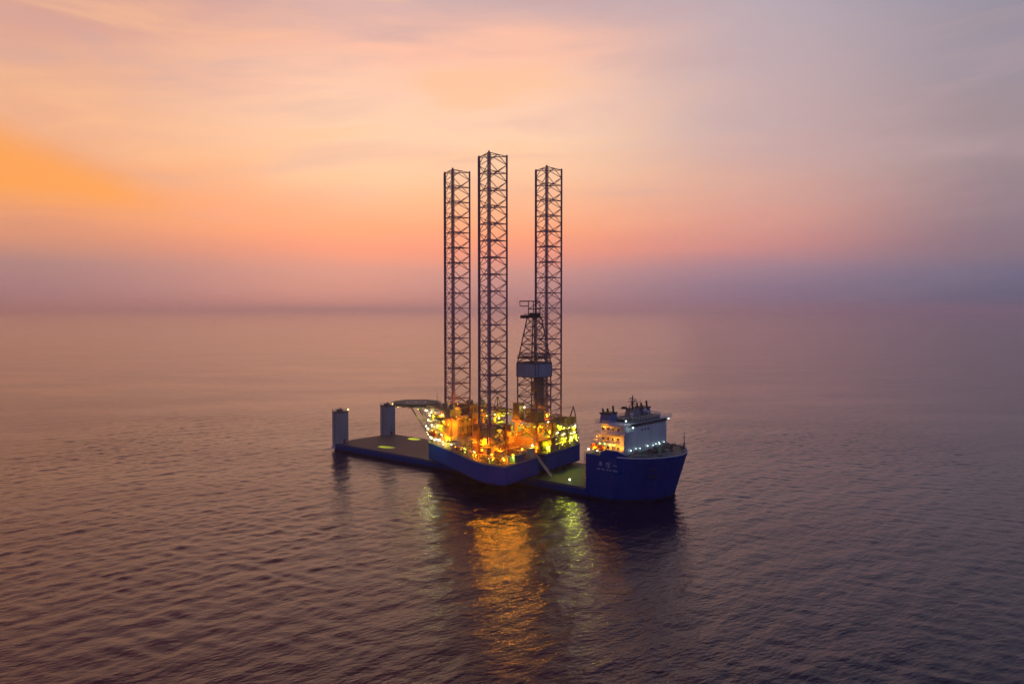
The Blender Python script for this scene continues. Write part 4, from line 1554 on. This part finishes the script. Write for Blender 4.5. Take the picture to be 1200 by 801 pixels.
# overside floods: they light the water below the near corner
for (x, y, z) in ((-14.9, 30.6, 15.2), (-9.0, 30.7, 16.6), (-14.9, 25.0, 16.2), (-14.4, 18.5, 17.6), (-4.0, 30.6, 17.8)):
    RL(x, y, z, 'orange', 2700, .42, aim=(-.58, .78, -.28), cone=100, blend=.8, radius=.6)

# ================================================================ things on the rig and the ship's deck
rr = rad(142.5)


def RW(x, y, z):
    return (3.8 + x * math.cos(rr) - y * math.sin(rr), 335.5 + x * math.sin(rr) + y * math.cos(rr), z)


sr = rad(-41)


def SW(x, y, z):
    return (-84.7 + x * math.cos(sr) - y * math.sin(sr), 404.3 + x * math.sin(sr) + y * math.cos(sr), z)


def container(loc, rz, mat, label):
    e = empty('cargo_container', label, 'container', loc, rz, 'cargo containers on the rig deck')
    m_ = MB()
    m_.box(-3, 3, -1.2, 1.2, .12, 2.5)
    for k in range(15):
        x = -2.8 + k * .4
        m_.box(x - .09, x + .09, -1.26, 1.26, .2, 2.42)
    m_.build('body', mat, e)
    m_ = MB()
    for x in (-3, 3):
        for y in (-1.2, 1.2):
            m_.box(x - .12, x + .12, y - .12, y + .12, 0, 2.6)
    for z in (.06, 2.54):
        for y in (-1.25, 1.25):
            m_.box(-2.88, 2.88, y - .07, y + .07, z - .06, z + .06)
        for x in (-3.02, 3.02):
            m_.box(x - .07, x + .07, -1.08, 1.08, z - .06, z + .06)
    m_.build('frame', 'dark_steel', e)
    m_ = MB()
    for y in (-.58, .58):
        m_.box(3.0, 3.06, y - .54, y + .54, .2, 2.4)
        m_.tube((3.1, y - .3, .2), (3.1, y - .3, 2.4), .03, 5)
        m_.tube((3.1, y + .3, .2), (3.1, y + .3, 2.4), .03, 5)
    m_.build('door', mat, e)


zz = DZ + .08
for (x, y, a, mt, lb) in ((-12.9, 20.0, 90, 'container_blue', 'blue ribbed container behind the near rail corner of the rig deck'),
                      (8.5, 17.6, 62, 'container_red', 'red ribbed container on the rig deck towards the bow from the nearest leg'),
                      (15.5, 17.2, -28, 'container_green', 'green ribbed container by the port rail of the rig, between two lattice legs'),
                      (-11.2, -6.6, 94, 'machine_cream', 'cream ribbed container beside the notch in the rig stern'),
                      (-3.0, -26.0, 90, 'container_red', 'red ribbed container under the stern crane at the far rig corner')):
    container(RW(x, y, zz), rr + rad(a), mt, lb)


def pipe_bundle(loc, rz, n_, rows, length, label):
    e = empty('drill_pipe_bundle', label, 'pipe bundle', loc, rz, 'bundles of drill pipe')
    m_ = MB()
    for r_ in range(rows):
        for k in range(n_ - r_ % 2):
            m_.tube((-length / 2, (k - n_ / 2 + .5 * (r_ % 2)) * .34, .32 + r_ * .3), (length / 2, (k - n_ / 2 + .5 * (r_ % 2)) * .34, .32 + r_ * .3), .16, 7)
    m_.build('pipes', 'pipe_steel', e)
    m_ = MB()
    for x in (-length * .35, length * .35):
        m_.box(x - .15, x + .15, -n_ * .17 - .5, n_ * .17 + .4, 0, .16)
        for s in (-n_ * .17 - .4, n_ * .17 + .3):
            m_.box(x - .12, x + .12, s - .1, s + .1, .16, rows * .32 + .5)
    m_.build('bolster', 'machine_yellow', e)


pipe_bundle(RW(5.5, 0, 19.15), rr, 12, 5, 11, 'brown drill pipes stacked on the cantilever before the derrick')
pipe_bundle(RW(16, -.5, 22.5), rr, 14, 4, 10, 'brown drill pipes stacked on the engine house roof')


def lifeboat(loc, rz, label, s=1.0):
    e = empty('lifeboat', label, 'lifeboat', loc, rz, 'enclosed lifeboats')
    m_ = MB()
    prof = [(-4.2, .25, .9), (-3.6, .9, .45), (-2, 1.25, .1), (0, 1.35, 0), (2, 1.2, .12), (3.5, .75, .5), (4.3, .12, 1.0)]
    secs = []
    for (x, w_, k) in prof:
        ring = [(x, 0, k), (x, w_ * .7, k + .35), (x, w_, 1.2), (x, w_ * .85, 1.8), (x, w_ * .5, 2.3 if abs(x) < 4 else 1.6), (x, 0, 2.5 if abs(x) < 4 else 1.7)]
        ring += [(x, -y, z) for (_, y, z) in ring[-2:0:-1]]
        secs.append(ring)
    n_ = len(secs[0])
    vs = [(p[0] * s, p[1] * s, p[2] * s) for r_ in secs for p in r_]
    fs = [(i * n_ + j, i * n_ + (j + 1) % n_, (i + 1) * n_ + (j + 1) % n_, (i + 1) * n_ + j) for i in range(len(secs) - 1) for j in range(n_)]
    fs += [tuple(range(n_ - 1, -1, -1)), tuple((len(secs) - 1) * n_ + j for j in range(n_))]
    m_.add(vs, fs, True)
    m_.build('hull', 'lifeboat_orange', e)
    m_ = MB()
    m_.box(-2.6 * s, -1.2 * s, -.5 * s, .5 * s, 2.3 * s, 3.0 * s)
    m_.build('cockpit', 'lifeboat_orange', e)
    m_ = MB()
    for k in range(5):
        for sd_ in (-1, 1):
            m_.box((-1.6 + k * .8) * s, (-1.3 + k * .8) * s, sd_ * 1.10 * s - .05, sd_ * 1.10 * s + .05, 1.5 * s, 1.75 * s)
    m_.build('window', 'glass', e)


lifeboat(RW(38.5, 13.2, 16.8), rr + rad(-24), 'orange enclosed lifeboat hanging beside the rig living quarters, under the helideck end')
lifeboat(SW(153.2, 3.0, 18.3), sr, 'orange enclosed lifeboat on the ship, under the lit bridge house side', .85)
# davits carrying them (parts of rig and ship)
m_ = MB()
for k in (-2.2, 2.2):
    px, py = 38.5 + k * math.cos(rad(-24)), 13.2 + k * math.sin(rad(-24))
    m_.tube((px - 1.0, py - 2.0, 19.0), (px - .7, py - 1.6, 22.4), .16, 6)
    m_.tube((px - .7, py - 1.6, 22.4), (px, py, 22.0), .16, 6)
    m_.tube((px, py, 22.0), (px, py, 19.2), .05, 4)
    m_.tube((px - 1.0, py - 2.2, 16.6), (px + .3, py + .4, 16.6), .14, 5)
m_.build('boat_davit', 'machine_grey', RIG, RB)
m_ = MB()
for x in (151.2, 155.2):
    m_.box(x - .15, x + .15, 1.6, 4.4, 17.1, 18.4)
    m_.tube((x, 4.4, 17.1), (x, 4.0, 22.4), .14, 6)
    m_.tube((x, 4.0, 22.4), (x, 2.6, 22.2), .14, 6)
m_.build('boat_davit', 'white', SHIP)

# gangway from the rig's stern notch down to the cargo deck
g0, g1 = RW(-12.6, 6.4, DZ - .2), RW(-15.5, .2, 3.9)
gv = Vector(g1) - Vector(g0)
ge = empty('gangway', 'pale sloping gangway from the rig stern notch down to the ship deck', 'gangway', g1, 0)
def rel(p): return tuple(Vector(p) - Vector(g1))
m_ = MB()
side = Vector((-gv.y, gv.x, 0)).normalized() * .6
for s in (-1, 1):
    a, b_ = Vector(g0) + side * s, Vector(g1) + side * s
    m_.tube(rel(a), rel(b_), .16, 5)
for k in range(24):
    t = (k + .5) / 24
    c_ = Vector(g0).lerp(Vector(g1), t)
    m_.tube(rel(c_ - side), rel(c_ + side), .12, 4)
m_.build('steps', 'white', ge)
m_ = MB()
for s in (-1, 1):
    a, b_ = Vector(g0) + side * s, Vector(g1) + side * s
    for h in (.6, 1.1):
        m_.tube(rel(a + Vector((0, 0, h))), rel(b_ + Vector((0, 0, h))), .07, 4)
    for k in range(9):
        c_ = a.lerp(b_, k / 8)
        m_.tube(rel(c_), rel(c_ + Vector((0, 0, 1.1))), .07, 4)
m_.build('handrail', 'white', ge)

# timber cribbing blocks that carry the rig on the cargo deck
blocks = [(-9, -8), (-9, -14), (-8, -20), (-7, -26), (44, -2), (38, 3), (30, 2), (22, 4), (14, 3), (-7, 8), (6, 4)]
names = ['at the rig stern by the gangway foot', 'second from the gangway foot under the rig stern', 'third from the gangway foot under the rig stern', 'at the far end under the rig stern', 'under the rig bow']
for i, (x, y) in enumerate(blocks):
    lb = ('dark timber cribbing block ' + names[i]) if i < 5 else 'dark timber cribbing block hidden deep under the rig hull'
    e = MB()
    for k in range(3):
        for j in range(4):
            if k % 2:
                e.box(-1.2, 1.2, -1.2 + j * .65, -.75 + j * .65, .002 + k * .5, .5 + k * .5)
            else:
                e.box(-1.2 + j * .65, -.75 + j * .65, -1.2, 1.2, .002 + k * .5, .5 + k * .5)
    o = e.build('cribbing_block', 'timber')
    o.location = RW(x, y, 3.70)
    o.rotation_euler = (0, 0, rr)
    tag(o, lb, 'cribbing', 'timber blocks under the rig')
# tall guide posts welded to the cargo deck
